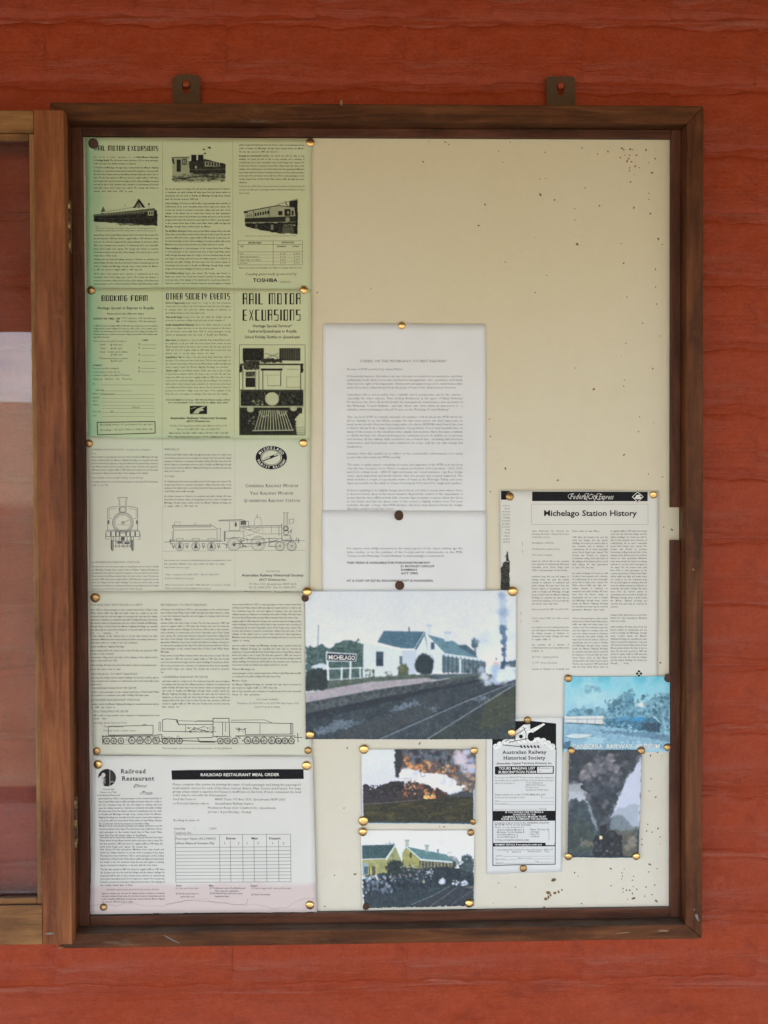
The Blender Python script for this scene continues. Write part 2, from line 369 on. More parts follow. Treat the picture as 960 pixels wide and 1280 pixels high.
prism('frame_stile', [(OX0, OZ1 - g), (IX0, IZ1 - g), (IX0, IZ0 + g), (OX0, OZ0 + g)], FY + 0.0003, WALL_Y - 0.002, W_FR_Z, case, 0.0009)
prism('frame_stile', [(OX1, OZ1 - g), (OX1, OZ0 + g), (IX1, IZ0 + g), (IX1, IZ1 - g)], FY + 0.0003, WALL_Y - 0.002, W_FR_Z, case, 0.0009)
# liner strips the door closes on; the right one is cut away for the lock
e = 0.0003
box('liner_strip', BX0, BX1, LY, -e, BZ1, IZ1 - e, W_LI_X, case, 0.0007)
box('liner_strip', BX0, BX1, LY, -e, IZ0 + e, BZ0, W_LI_X, case, 0.0007)
box('liner_strip', IX0 + e, BX0 - e, LY - 0.0003, -e, IZ0 + e, IZ1 - e, W_LI_Z, case, 0.0007)
nz1 = float(U(845, 634, LY)[1]); nz0 = float(U(845, 675, LY)[1])
box('liner_strip', BX1 + e, IX1 - e, LY - 0.0003, -e, nz1, IZ1 - e, W_LI_Z, case, 0.0010)
box('liner_strip', BX1 + e, IX1 - e, LY - 0.0003, -e, IZ0 + e, nz0, W_LI_Z, case, 0.0010)
# lock strike let into the side of the opening
box('lock_strike', IX1 - 0.0012, IX1 + 0.004, -0.020, -0.006, nz0 + 0.016, nz1 - 0.008, M_IRON, case, 0.0005)
# hanging plates
def hanging_plate(cx, w, ztop, round_):
    bm = bmesh.new(); z0 = OZ1 - 0.02; hw = w / 2; zh = ztop - 0.0135
    out = [(-hw, z0), (hw, z0)]
    rr = hw * round_
    for k in range(9):
        a = k / 8 * math.pi / 2; out.append((hw - rr + rr * math.cos(a), ztop - rr * 0.55 + rr * 0.55 * math.sin(a)))
    for k in range(9):
        a = math.pi / 2 + k / 8 * math.pi / 2; out.append((-hw + rr + rr * math.cos(a), ztop - rr * 0.55 + rr * 0.55 * math.sin(a)))
    N = 24; hole = []
    for k in range(N):          # keyhole: round above, slot below
        a = 2 * math.pi * k / N; x, z = 0.0054 * math.cos(a), 0.0054 * math.sin(a)
        if z < 0: z = z * 2.1 - 0.001
        hole.append((x, zh + z))
    def ring(pts, y): return [bm.verts.new((cx + x, y, z)) for x, z in pts]
    yf, yb = 0.0065, 0.0085
    for y in (yf, yb):
        o_ = ring(out, y); h_ = ring(hole, y)
        ed = [bm.edges.new((q[i], q[(i + 1) % len(q)])) for q in (o_, h_) for i in range(len(q))]
        bmesh.ops.triangle_fill(bm, use_beauty=True, edges=ed)
        if y == yf: keep = (o_, h_)
        else:
            for qa, qb in zip(keep, (o_, h_)):
                for i in range(len(qa)):
                    j = (i + 1) % len(qa); bm.faces.new((qa[i], qa[j], qb[j], qb[i]))
    bmesh.ops.recalc_face_normals(bm, faces=bm.faces[:])
    o = bm_obj('hanging_plate', bm, M_IRON, case)
    bm = bmesh.new(); bmesh.ops.create_uvsphere(bm, u_segments=16, v_segments=8, radius=0.0047)
    for v in bm.verts: v.co = Vector((cx + v.co.x, 0.0055 + v.co.y * 0.55, zh + 0.0004 + v.co.z))
    s = bm_obj('screw', bm, M_RED, o, True)
    return o
hanging_plate(-0.2555, 0.0365, 0.6040, 0.75)
hanging_plate(0.2450, 0.0385, 0.6045, 0.35)
# hinges at the left of the opening
for zc in (0.395, -0.385):
    h = box('hinge', IX0 - 0.0005, IX0 + 0.0012, -0.046, -0.012, zc - 0.032, zc + 0.032, M_HINGE, case, 0.0003)
    for k in range(5):
        bm = bmesh.new(); bmesh.ops.create_cone(bm, cap_ends=True, segments=14, radius1=0.0026, radius2=0.0026, depth=0.0120)
        for v in bm.verts: v.co = Vector((IX0 + 0.0022 + v.co.x, -0.0302 + v.co.y, zc + (k - 2) * 0.0128 + v.co.z))
        bm_obj('knuckle', bm, M_HINGE if k % 2 == 0 else M_IRON, h, True)
# glazed door folded right back over the left stile
door = empty('door', (0, 0, 0)); door.parent = case
DY1, DY0 = FY - 0.0008, FY - 0.0205
DX1 = -0.4018; DXS = -0.4395; DZ0, DZ1 = -0.5355, 0.5345; DX0 = -1.19
box('stile', DXS, DX1, DY0, DY1, DZ0, DZ1, W_DR_Z, door, 0.0010)
box('stile', DX0, DX0 + 0.038, DY0, DY1, DZ0, DZ1, W_DR_Z, door, 0.0010)
box('rail', DX0 + 0.0385, DXS - 0.0004, DY0 + 0.0004, DY1, DZ1 - 0.0285, DZ1 - 0.0003, W_DR_X, door, 0.0010)
box('rail', DX0 + 0.0385, DXS - 0.0004, DY0 + 0.0004, DY1, DZ0 + 0.0003, DZ0 + 0.0515, W_DR_X, door, 0.0010)
gz0, gz1 = DZ0 + 0.0518, DZ1 - 0.0288
def bead(x0, x1, z0, z1, m): return box('glazing_bead', x0, x1, DY0 + 0.004, DY0 + 0.0115, z0, z1, m, door, 0.0012)
bead(DXS - 0.0075, DXS - 0.0005, gz0, gz1, W_BEAD)
bead(DX0 + 0.039, DX0 + 0.046, gz0, gz1, W_BEAD)
bead(DX0 + 0.0465, DXS - 0.0078, gz1 - 0.0085, gz1, W_DR_X)
bead(DX0 + 0.0465, DXS - 0.0078, gz0, gz0 + 0.0085, W_DR_X)
pane = box('glass_pane', DX0 + 0.0395, DXS - 0.0010, DY0 + 0.0120, DY0 + 0.0145, gz0 + 0.001, gz1 - 0.001, M_GLASS, door, 0)

# fly specks and scuffs on the board: flat irregular flecks
spk = []
def z3(lst, ox, oy, s, r=1.0):
    for a in lst: spk.append((ox + a[0] / s, oy + a[1] / s, (a[2] if len(a) > 2 else 1.0) * r * 0.80))
z3([(100, 20, .6), (160, 22), (172, 30), (82, 91, 1), (389, 22, .7), (348, 53, .6), (362, 93, .8), (512, 58), (643, 43, .9), (698, 63), (734, 55, 1.1), (783, 44, 1.5), (790, 50, 1), (812, 47, 1.4), (820, 48), (810, 68, 1.1), (834, 68, 1.2), (777, 76), (792, 68, .7), (807, 80, 1.3), (801, 89, 1.3), (817, 91), (830, 107, 1.1), (845, 112, .8), (810, 113), (810, 123), (826, 137, .6), (813, 162, 1.1), (868, 49, 1.2), (901, 80), (878, 94, .7), (890, 130, 1.2), (878, 202, .7), (879, 224, .9), (883, 274, 1.2), (825, 253, 1.2), (704, 246, 1.2), (653, 183, .9), (513, 150, .6), (493, 153, .7), (495, 208, 1.5), (545, 226, 1.1), (617, 256, .7), (617, 296, .9), (625, 382, 1.6), (780, 380, .9), (789, 449, 1.1), (911, 363, 1.5), (925, 383, .9), (901, 471, 1), (902, 533, 1), (905, 593, .9), (800, 569, .8), (477, 553, .9), (517, 492, .8), (371, 445, 1), (277, 316, 1.1), (300, 242, 1.5), (475, 358, .5), (490, 273, .4)], 500, 170, 2.8235)
z3([(812, 16, 1.2), (728, 117, 1.1), (475, 240, .8), (863, 243, 1.2), (722, 300, .9), (718, 331, .8), (569, 346, 1.5), (798, 484, .9), (792, 558, 1), (720, 674, 1.1), (842, 770, .9), (912, 784, .9), (127, 743, 1.4), (389, 801, 1.1), (52, 858, .9), (47, 496, 1), (52, 582, 1), (900, 80, .6), (706, 182, .5), (868, 515, .5)], 600, 400, 4.0)
z3([(378, 145, 2.6), (370, 150, 1.6), (352, 206, 2.6), (383, 208, 2.2), (362, 217, 1.9), (340, 235, 2.2), (352, 226, 1.7), (400, 203, 1.5), (415, 193, 1.3), (332, 278, 1.7), (393, 285, 1.6), (505, 256, 1.1), (473, 114, 1.3), (640, 95, 1.4), (692, 115, 1), (702, 97, .9), (694, 130, 1), (690, 143, .8), (745, 130, 1), (740, 148, 1), (743, 178, .9), (697, 187, 1), (713, 194, 1.1), (728, 195, 1.3), (740, 210, 1), (745, 232, 1.8), (760, 190, 1.1), (698, 203, .9), (718, 237, .7), (797, 222, .9), (830, 215, 1.1), (843, 170, 1), (820, 75, 1.5), (815, 110, .9), (853, 95, .8), (851, 245, 1.6), (803, 180, 1), (641, 174, .9), (122, 162, .9), (200, 180, .8), (490, 130, .6), (98, 255, .6)], 590, 1060, 3.692)
z3([(630, 560, 1.1), (676, 540, .9), (634, 708, 1.1), (622, 786, .9), (664, 825, 1.2), (612, 1000, 1), (606, 1042, 1), (641, 1050, 1.1), (678, 1027, 1.1), (692, 1080, 1), (575, 1095, .9), (575, 1131, 1.1), (692, 1125, .7), (705, 562, .5)], 690, 835, 5.12)
z3([(938, 238, 1.6), (895, 225, 1), (868, 342, .9), (878, 932, 1.2)], 615, 605, 4.174)
z3([(478, 24, 1.3), (20, 947, 1.5), (650, 612, 1), (617, 608, .7)], 440, 925, 5.647)
z3([(95, 158, 1), (392, 137, .7)], 375, 330, 4.414)
spk += [(418, 1094, .9), (406, 1133, .8), (430, 1010, .7), (612, 968, .6), (434, 935, .8)]
def blob_mesh(name, items, m, parent, y, unit=1.05, seed=3):
    r = random.Random(seed); V = []; F = []
    for px, py, s in items:
        x, z = U(px, py, 0.0); a0 = r.uniform(0, 3.14); el = r.uniform(1.0, 1.9); k0 = len(V); n_ = 8
        for k in range(n_):
            a = 2 * math.pi * k / n_; q = s * unit * 0.00107 * r.uniform(.75, 1.2)
            u, v = q * el * math.cos(a), q * math.sin(a)
            V.append((float(x) + u * math.cos(a0) - v * math.sin(a0), y, float(z) + u * math.sin(a0) + v * math.cos(a0)))
        F.append(tuple(range(k0, k0 + n_)))
    return mesh_obj(name, V, F, m, parent)
M_SPECK = mat_plain('fly_dirt', (0.19, 0.11, 0.048), 0.8, var=0.5, scale=300)
sp = blob_mesh('speck_dirt', spk, M_SPECK, case, -0.00025); sp['kind'] = 'stuff'
# chips along the bottom edge where paint and paper have come away
ch = [(300 / 3.2 + 100, 1141 - 0.5, 1.8)] + [(100 + a / 3.2, 935 + b / 3.2, s) for a, b, s in ((312, 660, 2.6), (322, 664, 1.6), (425, 660, 2.2), (440, 666, 1.4), (735, 660, 1.8), (752, 656, 1.3), (790, 660, 1.6), (800, 652, 1.2), (705, 664, 1.2))]
cp = blob_mesh('edge_chip', ch, mat_plain('dark_grime', (0.05, 0.03, 0.022), 0.85, var=0.4, scale=300), case, -0.0042, 1.0, 5); cp['kind'] = 'stuff'

# nicks and scrapes on the timber
M_NICK = mat_plain('bare_timber', (0.22, 0.14, 0.07), 0.7, var=0.3, scale=200); M_FLAKE = mat_plain('pale_flake', (0.19, 0.175, 0.16), 0.7, var=0.2, scale=200)
def wear(px, py, w, h, y, m, ang=0.0, seed=1):
    r = random.Random(seed); x, z = U(px, py, y); V = []
    n_ = 12
    for k_ in range(n_):
        a = 2 * math.pi * k_ / n_; q = r.uniform(.7, 1.15); u, v = w / 2 * q * math.cos(a) * 0.00105, h / 2 * q * math.sin(a) * 0.00105
        V.append((float(x) + u * math.cos(ang) - v * math.sin(ang), y, float(z) + u * math.sin(ang) + v * math.cos(ang)))
    return mesh_obj('wear_mark', V, [tuple(range(n_))], m, case)
wear(426.5, 128.5, 4, 8, FY - 0.0003, M_NICK, 0, 1); wear(214, 1174, 22, 1.6, FY - 0.0003, M_FLAKE, -0.5, 2); wear(829, 1163.5, 17, 3, FY - 0.0003, M_NICK, 0, 3); wear(780, 1166, 20, 1.5, FY - 0.0003, M_NICK, 0.05, 4)
wear(871, 1146, 4, 7, FY - 0.0003, M_FLAKE, 0.3, 5); wear(873, 1150, 2, 4, FY - 0.0003, M_FLAKE, 0.1, 6); wear(868, 1137, 2.5, 2.5, FY - 0.0003, M_FLAKE, 0, 7); wear(62, 1167, 12, 3, DY0 - 0.0003, M_FLAKE, 0, 8); wear(76, 1184.5, 8, 2, FY - 0.0003, M_NICK, 0, 9); wear(866.5, 712, 2.5, 3, FY - 0.0003, M_NICK, 0, 10)

# ------------------------------------------------------------------ lettering
CHARS = ''.join(chr(c) for c in range(33, 127))
def load_font(offset, res):
    """outline of every character of Blender's built-in face: triangles, edges and advance width"""
    obs = []
    def mk(s):
        cu = bpy.data.curves.new('glyph', 'FONT'); cu.body = s; cu.size = 1.0; cu.resolution_u = res; cu.offset = offset
        cu.dimensions = '2D'; cu.fill_mode = 'FRONT'
        o = bpy.data.objects.new('glyph', cu); COL.objects.link(o); obs.append(o); return o
    single = [mk(c) for c in CHARS]; trip = [mk('H' + c + 'H') for c in CHARS]; hh = mk('HH')
    bpy.context.view_layer.update(); dg = bpy.context.evaluated_depsgraph_get()
    def grab(o):
        ev = o.evaluated_get(dg); me = ev.to_mesh()
        v = np.empty(len(me.vertices) * 3); me.vertices.foreach_get('co', v); v = v.reshape(-1, 3)[:, :2].copy()
        me.calc_loop_triangles(); t = np.empty(len(me.loop_triangles) * 3, int); me.loop_triangles.foreach_get('vertices', t)
        ev.to_mesh_clear(); return v, t.reshape(-1, 3)
    def width(o): v = grab(o)[0]; return v[:, 0].max() - v[:, 0].min()
    w0 = width(hh); G = {}
    for c, a, b in zip(CHARS, single, trip):
        v, t = grab(a); G[c] = (v, t, width(b) - w0)
    cap = G['H'][0][:, 1].max()
    for o in obs:
        cu = o.data; bpy.data.objects.remove(o); bpy.data.curves.remove(cu)
    return G, cap
FONTS = {'reg': load_font(0.0, 1), 'bold': load_font(0.022, 2), 'semi': load_font(0.010, 1)}
def serifed(src):
    """slab serifs on every stem end of a face"""
    G, cap = src; out = {}
    for c, (v, t, adv) in G.items():
        vs = [v]; ts = [t]; n = len(v)
        if c.isalnum():
            edges = {}
            for tri in t:
                for a, b in ((tri[0], tri[1]), (tri[1], tri[2]), (tri[2], tri[0])):
                    k = (min(a, b), max(a, b)); edges[k] = edges.get(k, 0) + 1
            for (a, b), q in edges.items():
                if q != 1: continue
                (x0, y0), (x1, y1) = v[a], v[b]
                if abs(y0 - y1) > 0.012: continue
                L = abs(x1 - x0)
                if not 0.05 < L < 0.2: continue
                lo = abs(y0 - v[:, 1].min()) < 0.03 or abs(y0) < 0.03
                hi = y0 > v[:, 1].max() - 0.03
                if not (lo or hi): continue
                s = 0.055; h = 0.04 * (1 if lo else -1); xa, xb = min(x0, x1) - s, max(x0, x1) + s
                if hi and c in 'ijklbdhmnrpu': xb = max(x0, x1)
                vs.append(np.array([(xa, y0), (xb, y0), (xb, y0 + h), (xa, y0 + h)])); ts.append(np.array([(0, 1, 2), (0, 2, 3)]) + n); n += 4
        out[c] = (np.concatenate(vs), np.concatenate(ts), adv * 1.06 + (0.02 if c.isalnum() else 0))
    return out, cap
FONTS['serif'] = serifed(FONTS['reg']); FONTS['serifb'] = serifed(FONTS['bold'])

# square condensed display capitals drawn as strokes on a 2 x 4 cell
STK = {'A': 'L0,0 0,4 2,4 2,0;L0,1.7 2,1.7', 'B': 'L0,0 0,4 2,4 2,0 0,0;L0,2.1 2,2.1', 'C': 'L2,4 0,4 0,0 2,0', 'D': 'L0,0 0,4 2,4 2,0 0,0',
       'E': 'L2,4 0,4 0,0 2,0;L0,2 1.7,2', 'F': 'L2,4 0,4 0,0;L0,2 1.7,2', 'G': 'L2,4 0,4 0,0 2,0 2,2 1.2,2', 'H': 'L0,0 0,4;L2,0 2,4;L0,2 2,2', 'I': 'L0,0 0,4',
       'K': 'L0,0 0,4;L2,4 0.2,2 2,0', 'L': 'L0,4 0,0 2,0', 'M': 'L0,0 0,4 3.2,4 3.2,0;L1.6,4 1.6,0', 'N': 'L0,0 0,4 2,4 2,0', 'O': 'L0,0 0,4 2,4 2,0 0,0', 'R': 'L0,0 0,4 2,4 2,2.2 0,2.2;L1.2,2.2 2,1.6 2,0',
       'S': 'L2,4 0,4 0,2.1 2,2.1 2,0 0,0', 'T': 'L0,4 2,4;L1,4 1,0', 'U': 'L0,4 0,0 2,0 2,4', 'V': 'L0,4 0,1 1,0 2,1 2,4', 'X': 'L0,0 2,4;L0,4 2,0', 'Y': 'L0,4 0,2.2 2,2.2 2,4;L1,2.2 1,0'}

class Ink:
    """printed marks in photo pixels, laid on one sheet"""
    def __init__(s): s.v = []; s.t = []; s.n = 0
    def add(s, v, t):
        v = np.asarray(v, float); s.v.append(v); s.t.append(np.asarray(t, int) + s.n); s.n += len(v)
    def poly(s, pts):
        pts = np.asarray(pts, float); s.add(pts, [(0, i, i + 1) for i in range(1, len(pts) - 1)])
    def rect(s, x0, y0, x1, y1, slope=0.0): s.poly([(x0, y0), (x1, y0 + slope * (x1 - x0)), (x1, y1 + slope * (x1 - x0)), (x0, y1)])
    def line(s, pts, w=0.5, closed=False):
        pts = [np.array(p, float) for p in pts]
        if closed: pts.append(pts[0])
        for a, b in zip(pts, pts[1:]):
            d = b - a; L = np.hypot(*d)
            if L < 1e-6: continue
            d /= L; nn = np.array([-d[1], d[0]]) * w / 2; e = d * w * 0.25
            s.add([a - e + nn, b + e + nn, b + e - nn, a - e - nn], [(0, 1, 2), (0, 2, 3)])
    def frame(s, x0, y0, x1, y1, w=0.5): s.line([(x0, y0), (x1, y0), (x1, y1), (x0, y1)], w, True)
    def circ(s, cx, cy, r, w=0.5, n=20, ry=None, a0=0, a1=2 * math.pi):
        ry = ry or r
        s.line([(cx + r * math.cos(a0 + (a1 - a0) * k / n), cy + ry * math.sin(a0 + (a1 - a0) * k / n)) for k in range(n + 1)], w)
    def disc(s, cx, cy, r, ry=None, n=24):
        ry = ry or r; s.poly([(cx + r * math.cos(2 * math.pi * k / n), cy + ry * math.sin(2 * math.pi * k / n)) for k in range(n)])
    def ring(s, cx, cy, r0, r1, q=1.0, n=36):
        for k in range(n):
            a, b = 2 * math.pi * k / n, 2 * math.pi * (k + 1) / n
            s.poly([(cx + r * math.cos(w), cy + r * q * math.sin(w)) for r, w in ((r0, a), (r1, a), (r1, b), (r0, b))])
    def width(s, txt, size, font='reg', sx=1.0, track=0.0):
        G, cap = FONTS[font]; return sum((0.30 if c == ' ' else G[c][2] if c in G else 0.5) * size / cap * sx + track for c in txt)
    def text(s, txt, x, y, size, font='reg', sx=1.0, align='l', slope=0.0, italic=0.0, track=0.0, w=None, words=False):
        """size = capital height in px, y = baseline; w = set to this width"""
        G, cap = FONTS[font]; k = size / cap; W = s.width(txt, size, font, sx, track)
        if w and W > 0: sx *= w / W; track *= w / W; W = w
        x = x - (W / 2 if align == 'c' else W if align == 'r' else 0); cx = x; x00 = x
        for c in txt:
            if c == ' ': cx += 0.30 * k * sx + track; continue
            if c not in G: c = '-'
            v, t, adv = G[c]
            s.add(np.stack([cx + (v[:, 0] + italic * v[:, 1]) * k * sx, y - v[:, 1] * k + slope * (cx - x00)], 1), t); cx += adv * k * sx + track
        return W
    def para(s, txt, x0, x1, y, lh, size, font='reg', sx=1.0, lines=None, slope=0.0, last=True, italic=0.0):
        """justified paragraph; returns the next baseline"""
        W = x1 - x0; rows = [[]]; cw = 0; sp = s.width(' ', size, font, sx) * 0.9
        for wd in txt.split():
            ww = s.width(wd, size, font, sx)
            if rows[-1] and cw + sp + ww > W: rows.append([]); cw = 0
            rows[-1].append((wd, ww)); cw += ww + (sp if len(rows[-1]) > 1 else 0)
        if lines: rows = rows[:lines]
        for i, r in enumerate(rows):
            tot = sum(w for _, w in r); endl = (i == len(rows) - 1) and last
            gap = sp if endl or len(r) < 2 else (W - tot) / (len(r) - 1)
            cx = x0
            for wd, ww in r:
                s.text(wd, cx, y + slope * (cx - x0), size, font, sx, slope=slope, italic=italic); cx += ww + gap
            y += lh
        return y
    def stroke_text(s, txt, x, y, h, w, wt=0.9, heavy=1.5):
        """display capitals: cap height h, set to width w; the left strokes are heavier"""
        adv = [(2.4 if c == ' ' else {'M': 5.0, 'I': 1.9}.get(c, 3.75)) for c in txt]
        kx = w / (sum(adv) - 1.75); ky = h / 4; cx = x
        for c, a in zip(txt, adv):
            for part in STK.get(c, '').split(';'):
                if not part: continue
                P = [tuple(map(float, q.split(','))) for q in part[1:].split()]
                for (xa, ya), (xb, yb) in zip(P, P[1:]):
                    left = xa == xb and (xa == 0 or c in 'TI')
                    s.line([(cx + xa * kx, y - ya * ky), (cx + xb * kx, y - yb * ky)], wt * (heavy if left else 1.0))
            cx += a * kx
    def build(s, name, sheet, m, lift=0.00012):
        v = np.concatenate(s.v); t = np.concatenate(s.t)
        for _ in range(6):          # long marks are cut up so that they follow the waves of the paper
            e = np.stack([np.hypot(*(v[t[:, i]] - v[t[:, (i + 1) % 3]]).T) for i in range(3)], 1)
            big = e.max(1) > 9.0
            if not big.any(): break
            tb_ = t[big]; k_ = e[big].argmax(1); r_ = np.arange(len(tb_))
            a_, b_, c_ = tb_[r_, k_], tb_[r_, (k_ + 1) % 3], tb_[r_, (k_ + 2) % 3]
            n_ = len(v) + r_; v = np.concatenate([v, (v[a_] + v[b_]) / 2])
            t = np.concatenate([t[~big], np.stack([a_, n_, c_], 1), np.stack([n_, b_, c_], 1)])
        X, Z = U(v[:, 0], v[:, 1], 0.0)
        Y = -(sheet.surf(v[:, 0], v[:, 1]) + lift)
        me = bpy.data.meshes.new(name); n = len(t)
        me.vertices.add(len(v)); me.vertices.foreach_set('co', np.stack([X, Y, Z], -1).ravel())
        me.loops.add(n * 3); me.loops.foreach_set('vertex_index', t.ravel())
        me.polygons.add(n); me.polygons.foreach_set('loop_start', np.arange(n) * 3); me.polygons.foreach_set('loop_total', np.full(n, 3))
        me.update(calc_edges=True); me.materials.append(m)
        o = bpy.data.objects.new(name, me); COL.objects.link(o); o.parent = sheet.o
        return o

# ------------------------------------------------------------------ sheets
class Sheet:
    """a sheet of paper pinned to the board: corner pixels TL, TR, BR, BL; base = height of its face off the board"""
    def __init__(s, name, quad, base, m, label, cat, seed=0, amp=0.0005, res=(40, 30), colors=None, group=None, curl=0.0):
        s.q = np.array(quad, float); s.base = base; s.amp = amp; s.seed = seed; s.curl = curl
        x0, y0 = s.q.min(0); x1, y1 = s.q.max(0); s.bb = (x0, y0, x1, y1)
        nu, nv = res if colors is None else (colors.shape[1], colors.shape[0])
        u, v = np.meshgrid(np.linspace(0, 1, nu), np.linspace(0, 1, nv)); u = u[..., None]; v = v[..., None]
        P = (1 - v) * ((1 - u) * s.q[0] + u * s.q[1]) + v * ((1 - u) * s.q[3] + u * s.q[2])
        P = P.reshape(-1, 2); rng = np.random.default_rng(seed + 50)
        X, Z = U(P[:, 0], P[:, 1], 0.0); h = s.surf(P[:, 0], P[:, 1])
        N = nu * nv; ii = np.arange(N).reshape(nv, nu)
        border = np.concatenate([ii[0, :], ii[1:, -1], ii[-1, :-1][::-1], ii[1:-1, 0][::-1]])
        jr = 0.00018 * rng.standard_normal(len(border))
        X[border] += jr; Z[border] += 0.00018 * rng.standard_normal(len(border))
        top = np.stack([X, -h, Z], -1); bot = top[border].copy(); bot[:, 1] += 0.00022
        V = np.concatenate([top, bot]); nb = len(border)
        a = ii[:-1, :-1].ravel(); b = ii[:-1, 1:].ravel(); c = ii[1:, 1:].ravel(); d = ii[1:, :-1].ravel()
        quads = np.stack([a, d, c, b], 1)
        k = np.arange(nb); k2 = (k + 1) % nb
        side = np.stack([border[k], border[k2], N + k2, N + k], 1)
        Fq = np.concatenate([quads, side]); n = len(Fq)
        me = bpy.data.meshes.new(name); me.vertices.add(len(V)); me.vertices.foreach_set('co', V.ravel())
        me.loops.add(n * 4); me.loops.foreach_set('vertex_index', Fq.ravel())
        me.polygons.add(n); me.polygons.foreach_set('loop_start', np.arange(n) * 4)
        me.polygons.foreach_set('loop_total', np.full(n, 4))
        me.polygons.foreach_set('use_smooth', np.concatenate([np.ones(len(quads), bool), np.zeros(nb, bool)]))
        me.update(calc_edges=True); me.materials.append(m)
        if colors is not None:
            at = me.color_attributes.new('Col', 'FLOAT_COLOR', 'POINT')
            cc = np.ones((len(V), 4)); cc[:N, :3] = colors.reshape(-1, 3); cc[N:, :3] = 0.6
            at.data.foreach_set('color', cc.ravel())
        s.o = bpy.data.objects.new(name, me); COL.objects.link(s.o); tag(s.o, label, cat, group)
    def surf(s, px, py):
        x0, y0, x1, y1 = s.bb; u = (np.asarray(px) - x0) / (x1 - x0); v = (np.asarray(py) - y0) / (y1 - y0); k = s.seed
        w = 0.5 + 0.25 * np.sin(2.2 * math.pi * u + k + 1.3 * np.sin(3 * v + k)) + 0.25 * np.sin(2.7 * math.pi * v + 2 * k + np.sin(4 * u))
        e = np.clip(1 - 7 * np.minimum(np.minimum(u, 1 - u), np.minimum(v, 1 - v)), 0, 1) ** 2
        return s.base + s.amp * w + s.amp * 0.35 * np.sin(7.3 * u + 2 * k + 1.5 * np.sin(5 * v)) * np.sin(6.1 * v + k) + s.amp * 0.35 + s.curl * e * (0.5 + 0.5 * np.sin(9 * u + 7 * v + k))
    def picture(s, name, x0, y0, x1, y1, C, m=None, lift=0.00006):
        """printed picture: colours on a fine grid laid on the sheet"""
        nv, nu = C.shape[:2]
        px, py = np.meshgrid(np.linspace(x0, x1, nu), np.linspace(y0, y1, nv)); px = px.ravel(); py = py.ravel()
        X, Z = U(px, py, 0.0); V = np.stack([X, -(s.surf(px, py) + lift), Z], -1)
        ii = np.arange(nu * nv).reshape(nv, nu)
        Fq = np.stack([ii[:-1, :-1].ravel(), ii[1:, :-1].ravel(), ii[1:, 1:].ravel(), ii[:-1, 1:].ravel()], 1); n = len(Fq)
        me = bpy.data.meshes.new(name); me.vertices.add(len(V)); me.vertices.foreach_set('co', V.ravel())
        me.loops.add(n * 4); me.loops.foreach_set('vertex_index', Fq.ravel()); me.polygons.add(n)
        me.polygons.foreach_set('loop_start', np.arange(n) * 4); me.polygons.foreach_set('loop_total', np.full(n, 4))
        me.polygons.foreach_set('use_smooth', np.ones(n, bool)); me.update(calc_edges=True); me.materials.append(m or M_TONE)
        at = me.color_attributes.new('Col', 'FLOAT_COLOR', 'POINT'); cc = np.ones((len(V), 4)); cc[:, :3] = C.reshape(-1, 3)
        at.data.foreach_set('color', cc.ravel())
        o = bpy.data.objects.new(name, me); COL.objects.link(o); o.parent = s.o; return o

# ------------------------------------------------------------------ painting of the printed pictures
def s2l(c): c = np.asarray(c, float) / 255.0; return np.where(c <= 0.04045, c / 12.92, ((c + 0.055) / 1.055) ** 2.4)
def vnoise(w, h, cell, seed, stretch=(1, 1), octaves=3):
    r = np.random.default_rng(seed); out = np.zeros((h, w)); amp = 1; tot = 0
    for o in range(octaves):
        cx, cy = max(cell * stretch[0] / 2 ** o, 1), max(cell * stretch[1] / 2 ** o, 1)
        gw, gh = int(w / cx) + 3, int(h / cy) + 3; g = r.random((gh, gw))
        x = np.arange(w) / cx; y = np.arange(h) / cy; xi = x.astype(int); yi = y.astype(int)
        fx = x - xi; fy = y - yi; fx = fx * fx * (3 - 2 * fx); fy = (fy * fy * (3 - 2 * fy))[:, None]
        a = g[yi][:, xi] * (1 - fx) + g[yi][:, xi + 1] * fx; b = g[yi + 1][:, xi] * (1 - fx) + g[yi + 1][:, xi + 1] * fx
        out += amp * (a * (1 - fy) + b * fy); tot += amp; amp *= 0.55
    return out / tot
